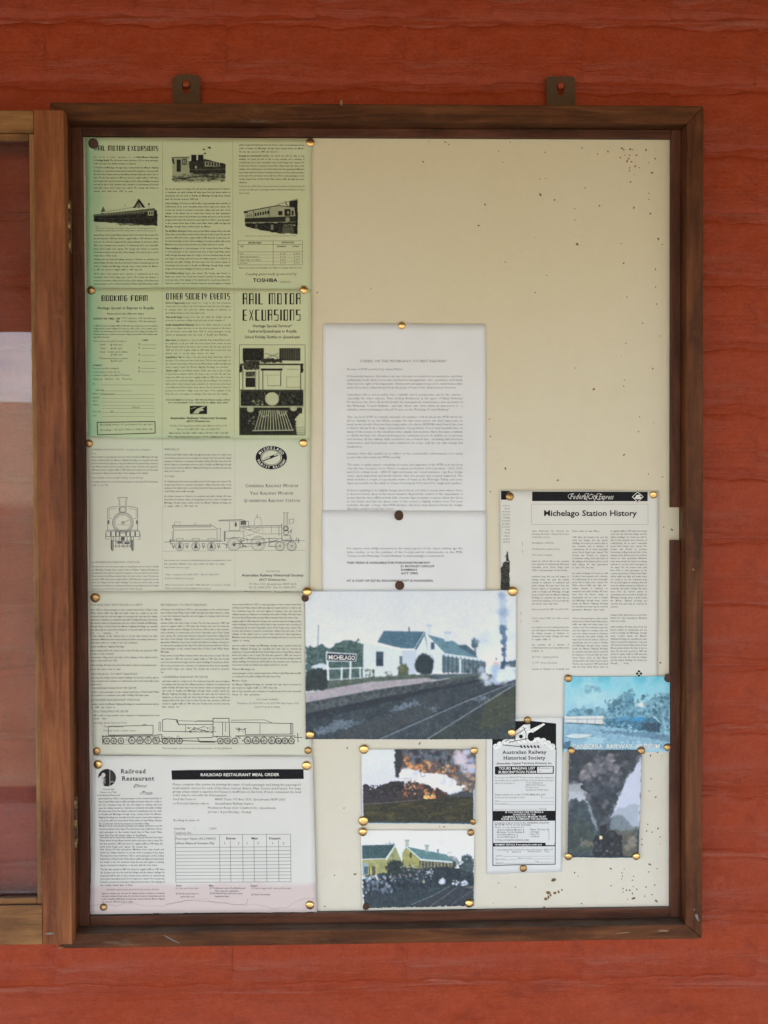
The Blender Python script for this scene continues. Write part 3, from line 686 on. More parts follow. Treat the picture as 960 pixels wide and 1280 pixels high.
class Canvas:
    """colour raster; coordinates run over the window (x0, y0, x1, y1), sd = samples per coordinate unit"""
    soft = True
    def __init__(s, win, sd, bg=(255, 255, 255)):
        s.x0, s.y0, s.x1, s.y1 = win; s.sd = sd
        s.w, s.h = int((s.x1 - s.x0) * sd), int((s.y1 - s.y0) * sd)
        s.c = np.ones((s.h, s.w, 3)) * np.array(bg, float)
        s.X, s.Y = np.meshgrid((np.arange(s.w) + .5) / sd + s.x0, (np.arange(s.h) + .5) / sd + s.y0)
        s.k = 0; s.cache = {}
    def nz(s, cell, stretch=(1, 1), octv=3, sl=None):
        """smooth noise, a different patch of one sheet of it each time"""
        s.k += 1; key = (round(cell * s.sd, 1), octv)
        if key not in s.cache: s.cache[key] = vnoise(s.w + 160, s.h + 160, key[0], int(key[0] * 13) + 3, (1, 1), octv)
        r = random.Random(s.k * 31 + int(cell)); ox, oy = r.randrange(160), r.randrange(160)
        if sl is None: sl = (slice(0, s.h), slice(0, s.w))
        return s.cache[key][sl[0].start + oy:sl[0].stop + oy, sl[1].start + ox:sl[1].stop + ox]
    def win(s, x0, y0, x1, y1, pad=0.0):
        f = lambda v, o, n: int(min(max((v - o) * s.sd, 0), n))
        return (slice(f(y0 - pad - 1, s.y0, s.h), f(y1 + pad + 2, s.y0, s.h)), slice(f(x0 - pad - 1, s.x0, s.w), f(x1 + pad + 2, s.x0, s.w)))
    def grad(s, ys, cols):
        for i in range(3): s.c[..., i] = np.interp(s.Y, ys, [c[i] for c in cols])
    def _poly(s, pts, rough, cell):
        xs = [p[0] for p in pts]; yy = [p[1] for p in pts]; sl = s.win(min(xs), min(yy), max(xs), max(yy), rough * 1.8)
        X, Y = s.X[sl], s.Y[sl]
        if rough:
            X = X + (s.nz(cell, sl=sl) - .5) * 3.6 * rough; Y = Y + (s.nz(cell, sl=sl) - .5) * 3.6 * rough
        ins = np.zeros(X.shape, bool); n = len(pts)
        for i in range(n):
            (xa, ya), (xb, yb) = pts[i], pts[(i + 1) % n]
            if ya == yb: continue
            ins ^= ((ya > Y) != (yb > Y)) & (X < (xb - xa) * (Y - ya) / (yb - ya) + xa)
        return ins.astype(float), sl
    def mask_poly(s, pts, rough=0.0, cell=14):
        m = np.zeros((s.h, s.w)); q, sl = s._poly(pts, rough, cell); m[sl] = q; return m
    def put(s, m, col, a=1.0, sl=None):
        if sl is None: sl = (slice(0, s.h), slice(0, s.w))
        m = np.clip(m * a, 0, 1)[..., None]; s.c[sl] = s.c[sl] * (1 - m) + np.asarray(col, float) * m
    def poly(s, pts, col, a=1.0, rough=0.0, cell=14, col2=None, tex=8):
        m, sl = s._poly(pts, rough, cell)
        if col2 is not None:
            q = np.clip((s.nz(tex, sl=sl) - .5) * 2.2 + .5, 0, 1)[..., None]
            col = np.asarray(col, float) * (1 - q) + np.asarray(col2, float) * q
        s.put(m, col, a, sl)
    def rect(s, x0, y0, x1, y1, col, a=1.0, **k): return s.poly([(x0, y0), (x1, y0), (x1, y1), (x0, y1)], col, a, **k)
    def line(s, pts, w, col, a=1.0):
        for (xa, ya), (xb, yb) in zip(pts, pts[1:]):
            sl = s.win(min(xa, xb), min(ya, yb), max(xa, xb), max(ya, yb), w)
            dx, dy = xb - xa, yb - ya; L2 = dx * dx + dy * dy + 1e-9; X, Y = s.X[sl], s.Y[sl]
            t = np.clip(((X - xa) * dx + (Y - ya) * dy) / L2, 0, 1)
            d = np.hypot(X - xa - t * dx, Y - ya - t * dy); s.put(np.clip((w / 2 - d) * s.sd + .5, 0, 1), col, a, sl)
    def ell(s, cx, cy, rx, ry, col, a=1.0, soft=0.05, rough=0.0, cell=20):
        sl = s.win(cx - rx, cy - ry, cx + rx, cy + ry, rough); X, Y = s.X[sl], s.Y[sl]
        if X.size == 0: return
        if rough: X = X + (s.nz(cell, sl=sl) - .5) * 2 * rough; Y = Y + (s.nz(cell, sl=sl) - .5) * 2 * rough
        d = np.hypot((X - cx) / rx, (Y - cy) / ry); s.put(np.clip((1 - d) / max(soft, 1e-3), 0, 1), col, a, sl)
    def puff(s, pts, r, cols, seed=1, n=60, soft=0.6, a=0.8):
        """billows: many soft balls in mixed tones, strewn over the given centres"""
        R = random.Random(seed)
        for i in range(n):
            cx, cy, sp = pts[R.randrange(len(pts))]; cx += R.uniform(-sp, sp); cy += R.uniform(-sp, sp); q = r * R.uniform(.5, 1.2)
            s.ell(cx, cy, q, q * R.uniform(.75, 1.0), cols[R.randrange(len(cols))], a, soft, q * 0.35, r * 0.7)
    def crowd(s, x0, y0, x1, y1, n, cols, r, seed=1, asp=1.0):
        R = random.Random(seed)
        for i in range(n): s.ell(R.uniform(x0, x1), R.uniform(y0, y1), r * R.uniform(.5, 1.3), r * asp * R.uniform(.5, 1.3), cols[R.randrange(len(cols))], R.uniform(.5, .95), 0.5)
    def blur(s, n=1):
        for _ in range(n):
            for ax in (0, 1):
                p = np.pad(s.c, [(2, 2) if i == ax else (0, 0) for i in range(3)], mode='edge'); q = [slice(None)] * 3
                def cut(a, L): q[ax] = slice(a, a + L); return p[tuple(q)]
                L = s.c.shape[ax]; s.c = (cut(0, L) + 2 * cut(1, L) + 3 * cut(2, L) + 2 * cut(3, L) + cut(4, L)) / 9
    def grain(s, amt=2.0, cell=7, mott=7):
        """printed snapshot: ragged little edges, uneven dye, faint colour noise"""
        dx = ((s.nz(cell) - .5) * 4 * amt * s.sd).round().astype(int); dy = ((s.nz(cell) - .5) * 4 * amt * s.sd).round().astype(int)
        iy, ix = np.indices((s.h, s.w)); s.c = s.c[np.clip(iy + dy, 0, s.h - 1), np.clip(ix + dx, 0, s.w - 1)]
        k = np.clip(1 - np.abs(s.c.mean(-1) - 110) / 150, .25, 1)[..., None]
        dk = np.clip((190 - s.c.mean(-1)) / 120, .12, 1)[..., None]
        s.c = s.c * (1 + ((s.nz(3.2, octv=2) - .5) * 0.6)[..., None] * dk * mott / 9) + ((s.nz(4, octv=2) - .5) * 2.0 * mott)[..., None] * k + ((s.nz(30) - .5) * 2.0 * mott)[..., None] * k
        for i in range(3): s.c[..., i] += (s.nz(6) - .5) * 1.2 * mott
        s.blur(1)
    def speckle(s, amp, cell=3): 
        s.c += ((s.nz(cell, octv=2) - .5) * 2 * amp)[..., None]
    def sample(s, nu, nv):
        """box-filter down to nu x nv"""
        ye = np.linspace(0, s.h, nv + 1).astype(int); xe = np.linspace(0, s.w, nu + 1).astype(int)
        C = np.clip(s.c, 0, 255)
        for ax in (0, 1): C = (np.roll(C, 1, ax) + 2 * C + np.roll(C, -1, ax)) / 4 if s.soft else C
        A = np.add.reduceat(C, ye[:-1], 0) / np.maximum(np.diff(ye), 1)[:, None, None]
        return np.add.reduceat(A, xe[:-1], 1) / np.maximum(np.diff(xe), 1)[None, :, None]
PRINT_GAIN = 1.26
def albedo(C): return np.clip(s2l((C / 255.0) ** 1.14 * 262) * PRINT_GAIN * np.array((0.95, 1.0, 1.08)), 0.006, 0.85)
def tone(C, paper=None):
    q = np.clip(C.mean(-1, keepdims=True) / 255, 0, 1); q = s2l(q * 255) ** 0.55; q = np.clip((1 - q) * 1.02 - 0.02, 0, 0.97); return np.repeat(q, 3, -1)

# ------------------------------------------------------------------ body copy of the small print
POOL = ("The rail motors were built from 1923 to carry passengers on the country branch lines of New South Wales where traffic was light and steam trains too costly to run "
 "Our volunteers keep the cars and engines in running order and open the railway museum at Canberra on weekends and public holidays "
 "All trains leave from the historic station at Queanbeyan and run south to Royalla and Michelago through sheep country beside the Monaro Highway "
 "Bookings are essential and seats may be reserved by telephone or by post with the form below Please arrive at least fifteen minutes before the train is due to leave "
 "The line was opened in 1887 and closed to regular traffic in 1989 when the Society took over the track the bridges and the station buildings "
 "On board you will be able to buy souvenirs and a selection of confectionery all at most reasonable prices Don't forget your camera "
 "The Society was formed to preserve locomotives rolling stock and relics of the railways of the district and to record their history for later generations "
 "Members meet every month and visitors are always welcome to see the work in progress at the depot ").split()
_pi = [0]
def words(n):
    out = [POOL[(_pi[0] + i) % len(POOL)] for i in range(n)]; _pi[0] += n + 7; return ' '.join(out)
def fill(k, x0, x1, y, lh, size, n, sx=0.9, font='semi', lead=None, italic=0.0, slope=0.0, short=0.65):
    """n lines of small print, the last one short; lead = words in bold at the start"""
    body = words(n * 16)
    if lead:
        w = k.text(lead, x0, y, size, 'bold', sx, italic=italic); w += size * 0.5
        k.para(body, x0 + w, x1, y, lh, size, font, sx, 1, slope, False, italic); y += lh; n -= 1
    if n > 1: y = k.para(body, x0, x1, y, lh, size, font, sx, n - 1, slope, False, italic)
    if n > 0: k.para(words(18), x0, x0 + (x1 - x0) * short, y, lh, size, font, sx, 1, slope, False, italic); y += lh
    return y

GREEN = (0.60, 0.645, 0.42); GREEN_E = (0.31, 0.60, 0.39); CREAM = (0.685, 0.69, 0.59); WHITE = (0.785, 0.81, 0.85); LEAF = (0.70, 0.70, 0.68)
P_GREEN = mat_paper('faded_green_paper', GREEN, GREEN_E)
P_CREAM = mat_paper('cream_paper', CREAM); P_MINT = mat_paper('mint_edged_paper', CREAM, top=(0.60, 0.68, 0.52)); P_WHITE = mat_paper('white_paper', WHITE); P_HIST = mat_paper('off_white_paper', (0.75, 0.75, 0.715))
P_PINK = mat_paper('pink_stained_paper', (0.735, 0.735, 0.715), stain=(0.69, 0.58, 0.58)); P_FORM = mat_paper('flyer_paper', (0.76, 0.78, 0.80))

# ---- green leaflet, inside pages -------------------------------------------------
L1 = Sheet('leaflet', [(107.5, 172.5), (389.5, 175), (389, 364), (109, 362)], 0.0009, P_GREEN,
           'faded green leaflet with three small train pictures, topmost in the left column', 'leaflet', 1, 0.0011, curl=0.0008)
def X(c): return 100 + c / 3.2
def Yf(o): return lambda c: o + c / 3.2
Y = Yf(165); k = Ink(); hd = Ink()
hd.stroke_text('RAIL MOTOR EXCURSIONS', X(62), Y(76), 5.6, X(312) - X(62), 0.75, 1.7)
TS, LH, SX = 2.15, 4.2, 0.80
c0, c1 = X(57), X(315)
y = k.para('Join us for a unique experience on our', c0, c0 + 52, Y(105), 4.1, TS, 'reg', SX, 1, 0, False)
k.text('Rail Motor Express', c0 + 53, Y(105), TS, 'bold', SX, w=c1 - c0 - 53)
y = fill(k, c0, c1, Y(118), 4.1, TS, 2, SX, lead='or Heritage Special')
fill(k, c0, c1, Y(147), 4.22, TS, 8, SX, short=.6)
k.text('Photo', X(64), Y(382), 1.4); fill(k, X(64), X(306), Y(389), 3, 1.5, 2, 0.7, short=1)
fill(k, c0, c1, Y(417), 4.3, TS, 7, SX, short=.35); fill(k, c0, c1, Y(514), 4.3, TS, 4, SX, short=.75); fill(k, c0, c1, Y(572), 4.15, TS, 4, SX, short=1)
c0, c1 = X(342), X(602)
k.text('CPH 37 at Yass while operating in passenger service, 1980', X(376), Y(203), 1.3, w=62)
fill(k, c0, c1, Y(232), 4.3, TS, 4, SX, short=.5); fill(k, c0, c1, Y(290), 4.15, TS, 8, SX, short=.7)
fill(k, c0, c1, Y(401), 4.2, TS, 5, SX, lead='The Rail Motor Excursions', short=.9); fill(k, c0, c1, Y(470), 4.25, TS, 7, SX, lead='When travelling on a', short=.75)
fill(k, c0, c1, Y(569), 4.2, TS, 4, SX, lead='The Rail Motor Express', short=1)
c0, c1 = X(637), X(898)
fill(k, c0, c1, Y(58), 4.2, TS, 3, SX, short=.6); fill(k, c0, c1, Y(101), 4.12, TS, 9, SX, lead='Bookings are recommended', short=.12)
k.para("On board, you will be able to buy souvenirs and a selection of confectionery, all at most reasonable prices. During the winter, bring warm clothing. Don't forget your camera!", c0, c1, Y(222), 4.2, TS, 'reg', SX)
k.text('Rail motor at Queanbeyan station in the late 1960s', X(662), Y(419), 1.3, w=64)
t0, t1, t2, t3 = X(633), X(773), X(840), X(890)
for yy in (437, 452, 481, 533): k.line([(t0, Y(yy)), (t3, Y(yy))], 0.35)
for yy in (493, 505, 519): k.line([(t0 + 2, Y(yy)), (t3, Y(yy))], 0.18)
for xx in (t0, t1, t3): k.line([(xx, Y(437)), (xx, Y(533))], 0.35)
k.text('RETURN FARES', X(700), Y(448), 2.1, 'bold', 0.8, 'c'); k.text('DESTINATIONS', X(832), Y(447), 2.0, 'bold', 0.8, 'c')
k.text('FARE', X(640), Y(462), 1.9, 'reg', .8); k.text('QUEANBEYAN', X(806), Y(462), 1.8, 'bold', .7, 'c'); k.text('ROYALLA', X(864), Y(462), 1.8, 'bold', .75, 'c')
for i, (a, b, c) in enumerate((('Adult', '$ 12.00', '$ 18.00'), ('Child 5 years and under free', '$  6.00', '$  9.00'), ('Family (2 adults and 2 children)', '$ 30.00', '$ 45.00'), ('Concession', '$  9.00', '$ 14.00'))):
    yy = Y(491 + i * 12.3); k.text(a, X(639), yy, 1.9, 'reg', .75); k.text(b, X(812), yy, 2.0, 'reg', .8, 'c'); k.text(c, X(868), yy, 2.0, 'reg', .8, 'c')
k.text('Please note: fares and timetables are subject to change without notice', X(636), Y(547), 1.7, 'semi', w=79)
sn = Ink(); sn.text('Copying generously sponsored by', X(660), Y(574), 3.3, 'serif', italic=0.35, w=64.5)
sn.text('TOSHIBA', X(692), Y(601), 4.5, 'bold', w=30.5); sn.build('sponsor_line', L1, INK); sn = Ink(); sn.text('Canberra', X(798), Y(604), 2.4, 'serif', italic=.3, w=14)
for xx in (331, 612): k.line([(X(xx), Y(40)), (X(xx), Y(612))], 0.18)
sn.build('sponsor_place', L1, INKF); k.build('printed_text', L1, INK); hd.build('heading', L1, INK)
# three two-tone pictures
cv = Canvas((55, 262, 312, 382), 2)
cv.poly([(57, 330), (310, 316), (310, 376), (57, 360)], (25, 25, 25), rough=2, col2=(55, 55, 55)); cv.poly([(60, 332), (300, 306), (300, 316), (60, 338)], (120, 120, 120))
cv.poly([(213, 306), (236, 268), (262, 304)], (30, 30, 30)); cv.poly([(221, 306), (236, 281), (253, 304)], (190, 190, 190)); cv.line([(236, 280), (236, 306)], 3, (40, 40, 40))
cv.poly([(85, 322), (95, 300), (104, 320)], (60, 60, 60)); cv.line([(92, 322), (96, 308), (100, 322)], 1.5, (220, 220, 220))
cv.line([(104, 322), (214, 303)], 1.2, (60, 60, 60)); cv.line([(60, 337), (300, 317)], 1.5, (200, 200, 200))
for i in range(14): cv.rect(108 + i * 11, 331 - i * .7, 114 + i * 11, 338 - i * .7, (150, 150, 150), .8)
cv.rect(272, 318, 294, 336, (215, 215, 215)); cv.rect(276, 322, 281, 331, (30, 30, 30)); cv.rect(285, 322, 290, 331, (30, 30, 30)); cv.ell(276, 290, 3, 4, (40, 40, 40)); cv.line([(276, 290), (276, 312)], 1, (70, 70, 70))
cv.line([(182, 300), (182, 290)], 1.2, (60, 60, 60)); cv.poly([(57, 362), (310, 376), (310, 382), (57, 382)], (250, 250, 250), rough=3); cv.poly([(150, 368), (300, 372), (310, 378), (160, 374)], (60, 60, 60), .7, rough=4)
cv.line([(60, 348), (308, 346)], 1.2, (95, 95, 95)); cv.speckle(14)
L1.picture('picture', X(55), Y(262), X(312), Y(382), tone(cv.sample(150, 72), GREEN))
cv = Canvas((366, 60, 584, 199), 2)
cv.rect(370, 103, 436, 183, (205, 205, 205)); cv.rect(388, 112, 404, 160, (35, 35, 35)); cv.rect(410, 108, 428, 132, (40, 40, 40)); cv.rect(413, 111, 425, 129, (190, 190, 190)); cv.line([(419, 108), (419, 132)], 2, (40, 40, 40))
cv.line([(368, 104), (438, 102)], 3, (60, 60, 60)); cv.rect(370, 108, 378, 132, (60, 60, 60), rough=4)
cv.poly([(436, 118), (500, 110), (582, 130), (582, 168), (500, 176), (438, 170)], (40, 40, 40), rough=1.5, col2=(75, 75, 75)); cv.rect(446, 93, 466, 118, (20, 20, 20)); cv.rect(473, 93, 494, 116, (20, 20, 20))
cv.poly([(500, 118), (560, 126), (560, 140), (500, 140)], (190, 190, 190)); 
for i in range(5): cv.rect(505 + i * 11, 122 + i, 511 + i * 11, 134 + i, (40, 40, 40))
cv.ell(464, 142, 5, 6, (200, 200, 200)); cv.line([(438, 152), (580, 150)], 1.6, (170, 170, 170)); cv.poly([(368, 180), (440, 168), (582, 166), (582, 196), (368, 196)], (90, 90, 90), rough=4, col2=(200, 200, 200), tex=9)
cv.line([(368, 190), (500, 176), (582, 184)], 2.5, (35, 35, 35))
for a, b in ((516, 64), (496, 72), (520, 66), (500, 88)): cv.ell(a, b, 5, 3, (60, 60, 60))
cv.speckle(16); L1.picture('picture', X(366), Y(60), X(584), Y(199), tone(cv.sample(128, 82), GREEN))
cv = Canvas((652, 268, 874, 414), 2)
cv.poly([(838, 282), (870, 272), (870, 410), (838, 408)], (30, 30, 30), rough=2); cv.line([(790, 292), (870, 270)], 1.6, (50, 50, 50))
cv.poly([(658, 322), (790, 296), (856, 302), (862, 345), (660, 352)], (205, 205, 205)); cv.line([(660, 320), (790, 296), (858, 303)], 3, (45, 45, 45))
cv.poly([(660, 346), (862, 338), (862, 360), (660, 364)], (55, 55, 55)); cv.line([(660, 364), (862, 361)], 2, (210, 210, 210)); cv.poly([(660, 366), (862, 362), (860, 405), (800, 408), (690, 386), (660, 376)], (25, 25, 25), rough=2, col2=(50, 50, 50))
for i in range(6): cv.rect(700 + i * 10, 325 - i * 1.7, 706 + i * 10, 338 - i * 1.7, (30, 30, 30))
for i in range(3): cv.rect(668 + i * 8, 332 - i, 672 + i * 8, 342 - i, (90, 90, 90))
cv.rect(793, 318, 809, 334, (30, 30, 30)); cv.rect(818, 310, 842, 337, (40, 40, 40)); cv.rect(846, 316, 854, 335, (40, 40, 40)); cv.ell(832, 324, 4, 6, (200, 200, 200)); cv.line([(757, 306), (757, 345)], 2, (60, 60, 60)); cv.line([(695, 316), (695, 350)], 2, (60, 60, 60))
cv.ell(830, 352, 9, 10, (190, 190, 190)); cv.poly([(814, 372), (848, 368), (856, 404), (804, 406)], (160, 160, 160), col2=(90, 90, 90), tex=4)
for i in range(7): cv.line([(818 + i * 5, 373), (808 + i * 7.5, 404)], 1.2, (40, 40, 40))
cv.rect(764, 372, 774, 392, (160, 160, 160)); cv.rect(702, 370, 710, 388, (110, 110, 110)); cv.ell(856, 374, 6, 3, (220, 220, 220)); cv.poly([(820, 275), (826, 290), (834, 300), (822, 292)], (30, 30, 30)); cv.rect(656, 318, 672, 326, (60, 60, 60))
cv.speckle(12); L1.picture('picture', X(652), Y(268), X(874), Y(414), tone(cv.sample(132, 88), GREEN))

# ---- green leaflet, outside pages ------------------------------------------------
L2 = Sheet('leaflet', [(109, 360.5), (389, 362.5), (388, 549), (110.5, 548)], 0.0026, P_GREEN,
           'faded green leaflet with a booking form and a large picture of a rail motor front', 'leaflet', 4, 0.0011, curl=0.0008)
Y = Yf(355); k = Ink(); hd = Ink()
hd.stroke_text('BOOKING FORM', X(91), Y(69), 6.2, X(272) - X(91), 0.9, 1.8)
hd.text('Heritage Special or Express to Royalla', X(72), Y(103), 3.5, 'semi', w=70.5); hd.text('Please phone the office for dates', X(110), Y(124), 2.2, 'semi', w=46, italic=.15)
k.text('DEPARTURE TIMES  AM', X(56), Y(144), 2.2, 'semi', w=33); k.text('9.15 Canberra, 9.45 Queanbeyan', X(169), Y(142), 2.2, w=43); k.text('PM', X(146), Y(155), 2.2, 'semi'); k.text('1.15 Canberra, 1.45 Queanbeyan', X(169), Y(154), 2.2, w=43)
fill(k, X(57), X(312), Y(172), 3.5, 2.0, 5, .75, 'semi', short=.25)
k.text('Please reserve me seats for a train on', X(56), Y(233), 2.0, w=41); k.text('NUMBER', X(250), Y(229), 1.8, 'semi', w=8)
for i, (yy, t) in enumerate(((247, 'Adult      @ $18 each'), (262, 'Child      @ $9 each'), (276, 'Family   2 adults and 2 children'), (287, '               @ $45 each'), (302, 'Pensioner/Concession'), (312, '               @ $14 each'))):
    k.text(t, X(82), Y(yy), 2.0, w=28 if 'Fam' not in t and 'Pens' not in t else 35)
for yy in (245, 259, 286, 311, 339, 353): k.text('$', X(236), Y(yy), 2.2, 'semi'); k.line([(X(248), Y(yy)), (X(305), Y(yy))], 0.3)
for yy, t, w in ((330, 'PAYMENT', 12), (342, 'Total enclosed for booking fee', 33), (356, 'I enclose payment for the total cost', 34), (369, 'or cheque is payable to the ARHS ACT Division', 46), (384, 'Charge my    Bankcard    Visa    Mastercard', 49)): k.text(t, X(54), Y(yy), 2.0, 'semi' if w == 12 else 'reg', w=w)
for yy, t, x1 in ((404, 'No', 300), (428, '     Expiry date', 210), (443, 'Name on card (please print)', 300), (458, 'Signature', 300), (472, 'Name', 300), (487, 'Address', 300), (498, '', 300), (514, 'Phone (H)                 (W)', 300), (530, 'Date', 300)):
    if t: k.text(t, X(54), Y(yy), 2.0, 'reg', .8)
    k.line([(X(90), Y(yy + 1)), (X(x1), Y(yy + 1))], 0.25)
k.text('Postcode', X(212), Y(497), 2.0, 'reg', .8)
bd = Ink(); bd.line([(X(71), Y(554)), (X(302), Y(551)), (X(303), Y(597)), (X(73), Y(604))], 1.0, True)
k.text('Booking times of operation for groups', X(82), Y(567), 2.4, w=66, italic=.2, slope=-.01); k.text('Bookings - 02 6297 7000 or 0412 496 140', X(84), Y(588), 2.4, w=65, italic=.2, slope=-.015)
hd.stroke_text('OTHER SOCIETY EVENTS', X(349), Y(63), 7.0, X(600) - X(349), 0.8, 1.8)
c0, c1 = X(344), X(605)
for yy, n, ld, sh in ((81, 4, 'Home of Triggermoring', .6), (137, 2, 'Tours up the Gorge', .9), (168, 4, 'Sunday evening Railroad Restaurant', .95), (229, 5, 'Steam Tours', .75), (297, 4, 'Long-Distance Trips', .95), (351, 8, 'Charter a train!', .95)):
    fill(k, c0, c1, Y(yy), 4.15, 2.2, n, .78, 'serif', ld, 0.22, short=sh)
k.text('FOR INFORMATION ON ALL TRIPS PHONE THE BOOKING OFFICE', X(346), Y(468), 2.0, 'semi', w=80); k.text('OR OUR INTERNET SITE, OPERATED BY EMAIL AND ARHS', X(354), Y(479), 2.0, 'semi', w=75)
k.text('Australian Railway Historical Society', X(363), Y(541), 2.7, 'bold', w=70.5); k.text('(ACT Division) Inc.', X(428), Y(553), 2.4, 'bold', w=30)
k.text('PO Box 1515 Queanbeyan NSW 2620 ABN 65 158 013 313', X(362), Y(571), 2.1, w=71); k.text('Phone: 02 6284 2790  Fax: 02 6284 2791', X(390), Y(585), 2.2, w=54)
k.text('After Hours: 02 6231 1405 / 0412 614 714 / 0411 163 323', X(358), Y(600), 2.1, 'semi', w=74); k.text('Web: http://www.arhsact.org.au, Email: rail@arhsact.org.au', X(353), Y(614), 2.1, 'semi', w=78)
k.line([(X(378), Y(616)), (X(480), Y(616))], .25); k.line([(X(518), Y(616)), (X(600), Y(616))], .25)
hd.stroke_text('RAIL MOTOR', X(655), Y(82), 12.8, X(881) - X(655), 1.05, 2.0); hd.stroke_text('EXCURSIONS', X(655), Y(147), 12.8, X(881) - X(655), 1.05, 2.0)
hd.text('Heritage Special Services*', X(692), Y(175), 3.7, 'semi', w=49); hd.text('Canberra/Queanbeyan to Royalla', X(672), Y(196), 3.7, 'semi', w=61); hd.text('School Holiday Shuttles to Queanbeyan', X(660), Y(219), 3.7, 'semi', w=69)
fr_ = Ink(); fr_.frame(X(639), Y(245), X(901), Y(605), 0.5); fr_.build('picture_border', L2, INK); bd.build('box_border', L2, INK)
for xx in (331, 618): k.line([(X(xx), Y(10)), (X(xx), Y(612))], 0.15)
k.build('printed_text', L2, INK); hd.build('heading', L2, INK)
cv = Canvas((60, 490, 585, 1210), 0.8)
K = (28, 28, 28); cv.rect(90, 518, 258, 616, K, col2=(45, 45, 45)); cv.rect(380, 518, 545, 616, (40, 40, 40))
for i in range(11): cv.rect(392 + i * 14, 522, 397 + i * 14, 612, (185, 185, 185), .7)
cv.ell(320, 540, 56, 46, (250, 250, 250)); cv.line([(270, 560), (370, 590)], 4, (70, 70, 70)); cv.line([(370, 560), (275, 596)], 4, (70, 70, 70)); cv.rect(240, 600, 400, 632, (60, 60, 60), rough=8)
cv.rect(70, 640, 555, 652, (70, 70, 70)); cv.rect(95, 616, 220, 690, K, rough=5, col2=(120, 120, 120)); cv.rect(66, 650, 88, 712, K, rough=5); cv.rect(548, 640, 570, 712, K, rough=5)
cv.rect(88, 690, 94, 850, (90, 90, 90)); cv.rect(545, 650, 551, 850, (60, 60, 60)); cv.rect(190, 640, 194, 850, (120, 120, 120)); cv.rect(216, 650, 221, 850, (90, 90, 90))
cv.rect(114, 704, 188, 744, (40, 40, 40), col2=(150, 150, 150)); cv.rect(114, 752, 188, 826, K); cv.rect(232, 680, 404, 696, K); cv.rect(246, 696, 252, 850, (60, 60, 60)); cv.rect(388, 700, 394, 815, (60, 60, 60)); cv.rect(286, 734, 290, 815, (140, 140, 140)); cv.line([(252, 732), (392, 732)], 3, (150, 150, 150)); cv.line([(286, 816), (394, 816)], 4, (90, 90, 90))
cv.line([(437, 745), (530, 745)], 3, (130, 130, 130)); cv.line([(437, 686), (530, 686)], 3, (130, 130, 130)); cv.line([(437, 830), (548, 830)], 4, (130, 130, 130)); cv.line([(410, 650), (410, 680)], 3, (120, 120, 120)); cv.line([(437, 745), (437, 830)], 3, (130, 130, 130))
cv.rect(70, 848, 570, 856, (50, 50, 50)); cv.rect(72, 858, 570, 976, K, col2=(62, 62, 62), tex=18); cv.ell(322, 920, 56, 54, (235, 235, 235)); cv.line([(262, 870), (290, 960)], 4, (200, 200, 200)); cv.line([(384, 870), (356, 965)], 4, (200, 200, 200)); cv.crowd(160, 930, 250, 972, 14, [(220, 220, 220)], 9, 4); cv.crowd(390, 880, 540, 970, 14, [(150, 150, 150)], 8, 5)
cv.rect(66, 978, 575, 990, (210, 210, 210)); cv.rect(66, 990, 560, 1205, K, col2=(50, 50, 50)); cv.ell(150, 1003, 28, 24, (225, 225, 225)); cv.ell(492, 996, 28, 22, (225, 225, 225))
cv.poly([(224, 1010), (424, 1010), (490, 1172), (170, 1172)], (50, 50, 50))
for i in range(13): cv.line([(232 + i * 16, 1012), (184 + i * 25, 1170)], 7, (225, 225, 225))
cv.line([(170, 1172), (488, 1168)], 9, (215, 215, 215)); cv.line([(218, 1020), (250, 1062), (290, 1050), (300, 1010)], 6, (230, 230, 230)); cv.line([(360, 1010), (385, 1050), (420, 1045), (440, 1015)], 6, (230, 230, 230))
cv.poly([(505, 1080), (585, 1000), (585, 1210), (520, 1210)], (245, 245, 245), rough=8); 
for i in range(5): cv.line([(490, 1150 + i * 12), (585, 1142 + i * 15)], 3, (110, 110, 110))
cv.crowd(130, 1060, 210, 1160, 10, [(190, 190, 190), (120, 120, 120)], 10, 7); cv.speckle(18, 8)
qx = lambda c: 290 + c / 6.4; qy = lambda c: 355 + c / 6.4
L2.picture('picture', qx(60), qy(490), qx(585), qy(1210), tone(cv.sample(130, 178), GREEN))
cv = Canvas((438, 486, 513, 523), 4, (255, 255, 255)); cv.rect(442, 489, 509, 520, K)
cv.poly([(452, 518), (470, 500), (490, 492), (505, 490), (490, 500), (498, 506), (480, 510), (476, 518)], (235, 235, 235)); cv.line([(446, 500), (466, 494)], 3, (200, 200, 200))
L2.picture('emblem', X(438), Y(486), X(513), Y(523), tone(cv.sample(42, 21), GREEN))

# ---- cream leaflet with the museum names ----------------------------------------
L3 = Sheet('leaflet', [(110.5, 546), (388, 547), (386.5, 741), (112.5, 741)], 0.0009, P_MINT,
           'cream leaflet with an oval emblem and an engraved steam engine with its tender', 'leaflet', 7, 0.0011, curl=0.0008)
Y = Yf(545); k = Ink(); hd = Ink(); dr = Ink(); c0, c1 = X(48), X(312)
k.text('CANBERRA RAILWAY MUSEUM - Geraldton Street Kingston', c0, Y(58), 2.1, 'serif', w=74); k.text('Yass', c0, Y(73), 2.1)
fill(k, c0, c1, Y(87), 4.05, 2.2, 6, .8, short=.85); k.text('Open Sundays and most public holidays 10 am till 4 pm', c0, Y(170), 2.2, w=64); fill(k, c0, c1, Y(186), 4.1, 2.2, 2, .8, short=.25)
k.text('QUEANBEYAN RAILWAY STATION', c0, Y(508), 2.4, 'serif', w=60); fill(k, X(50), X(316), Y(525), 3.95, 2.1, 8, .8, short=.75)
c0, c1 = X(338), X(606)
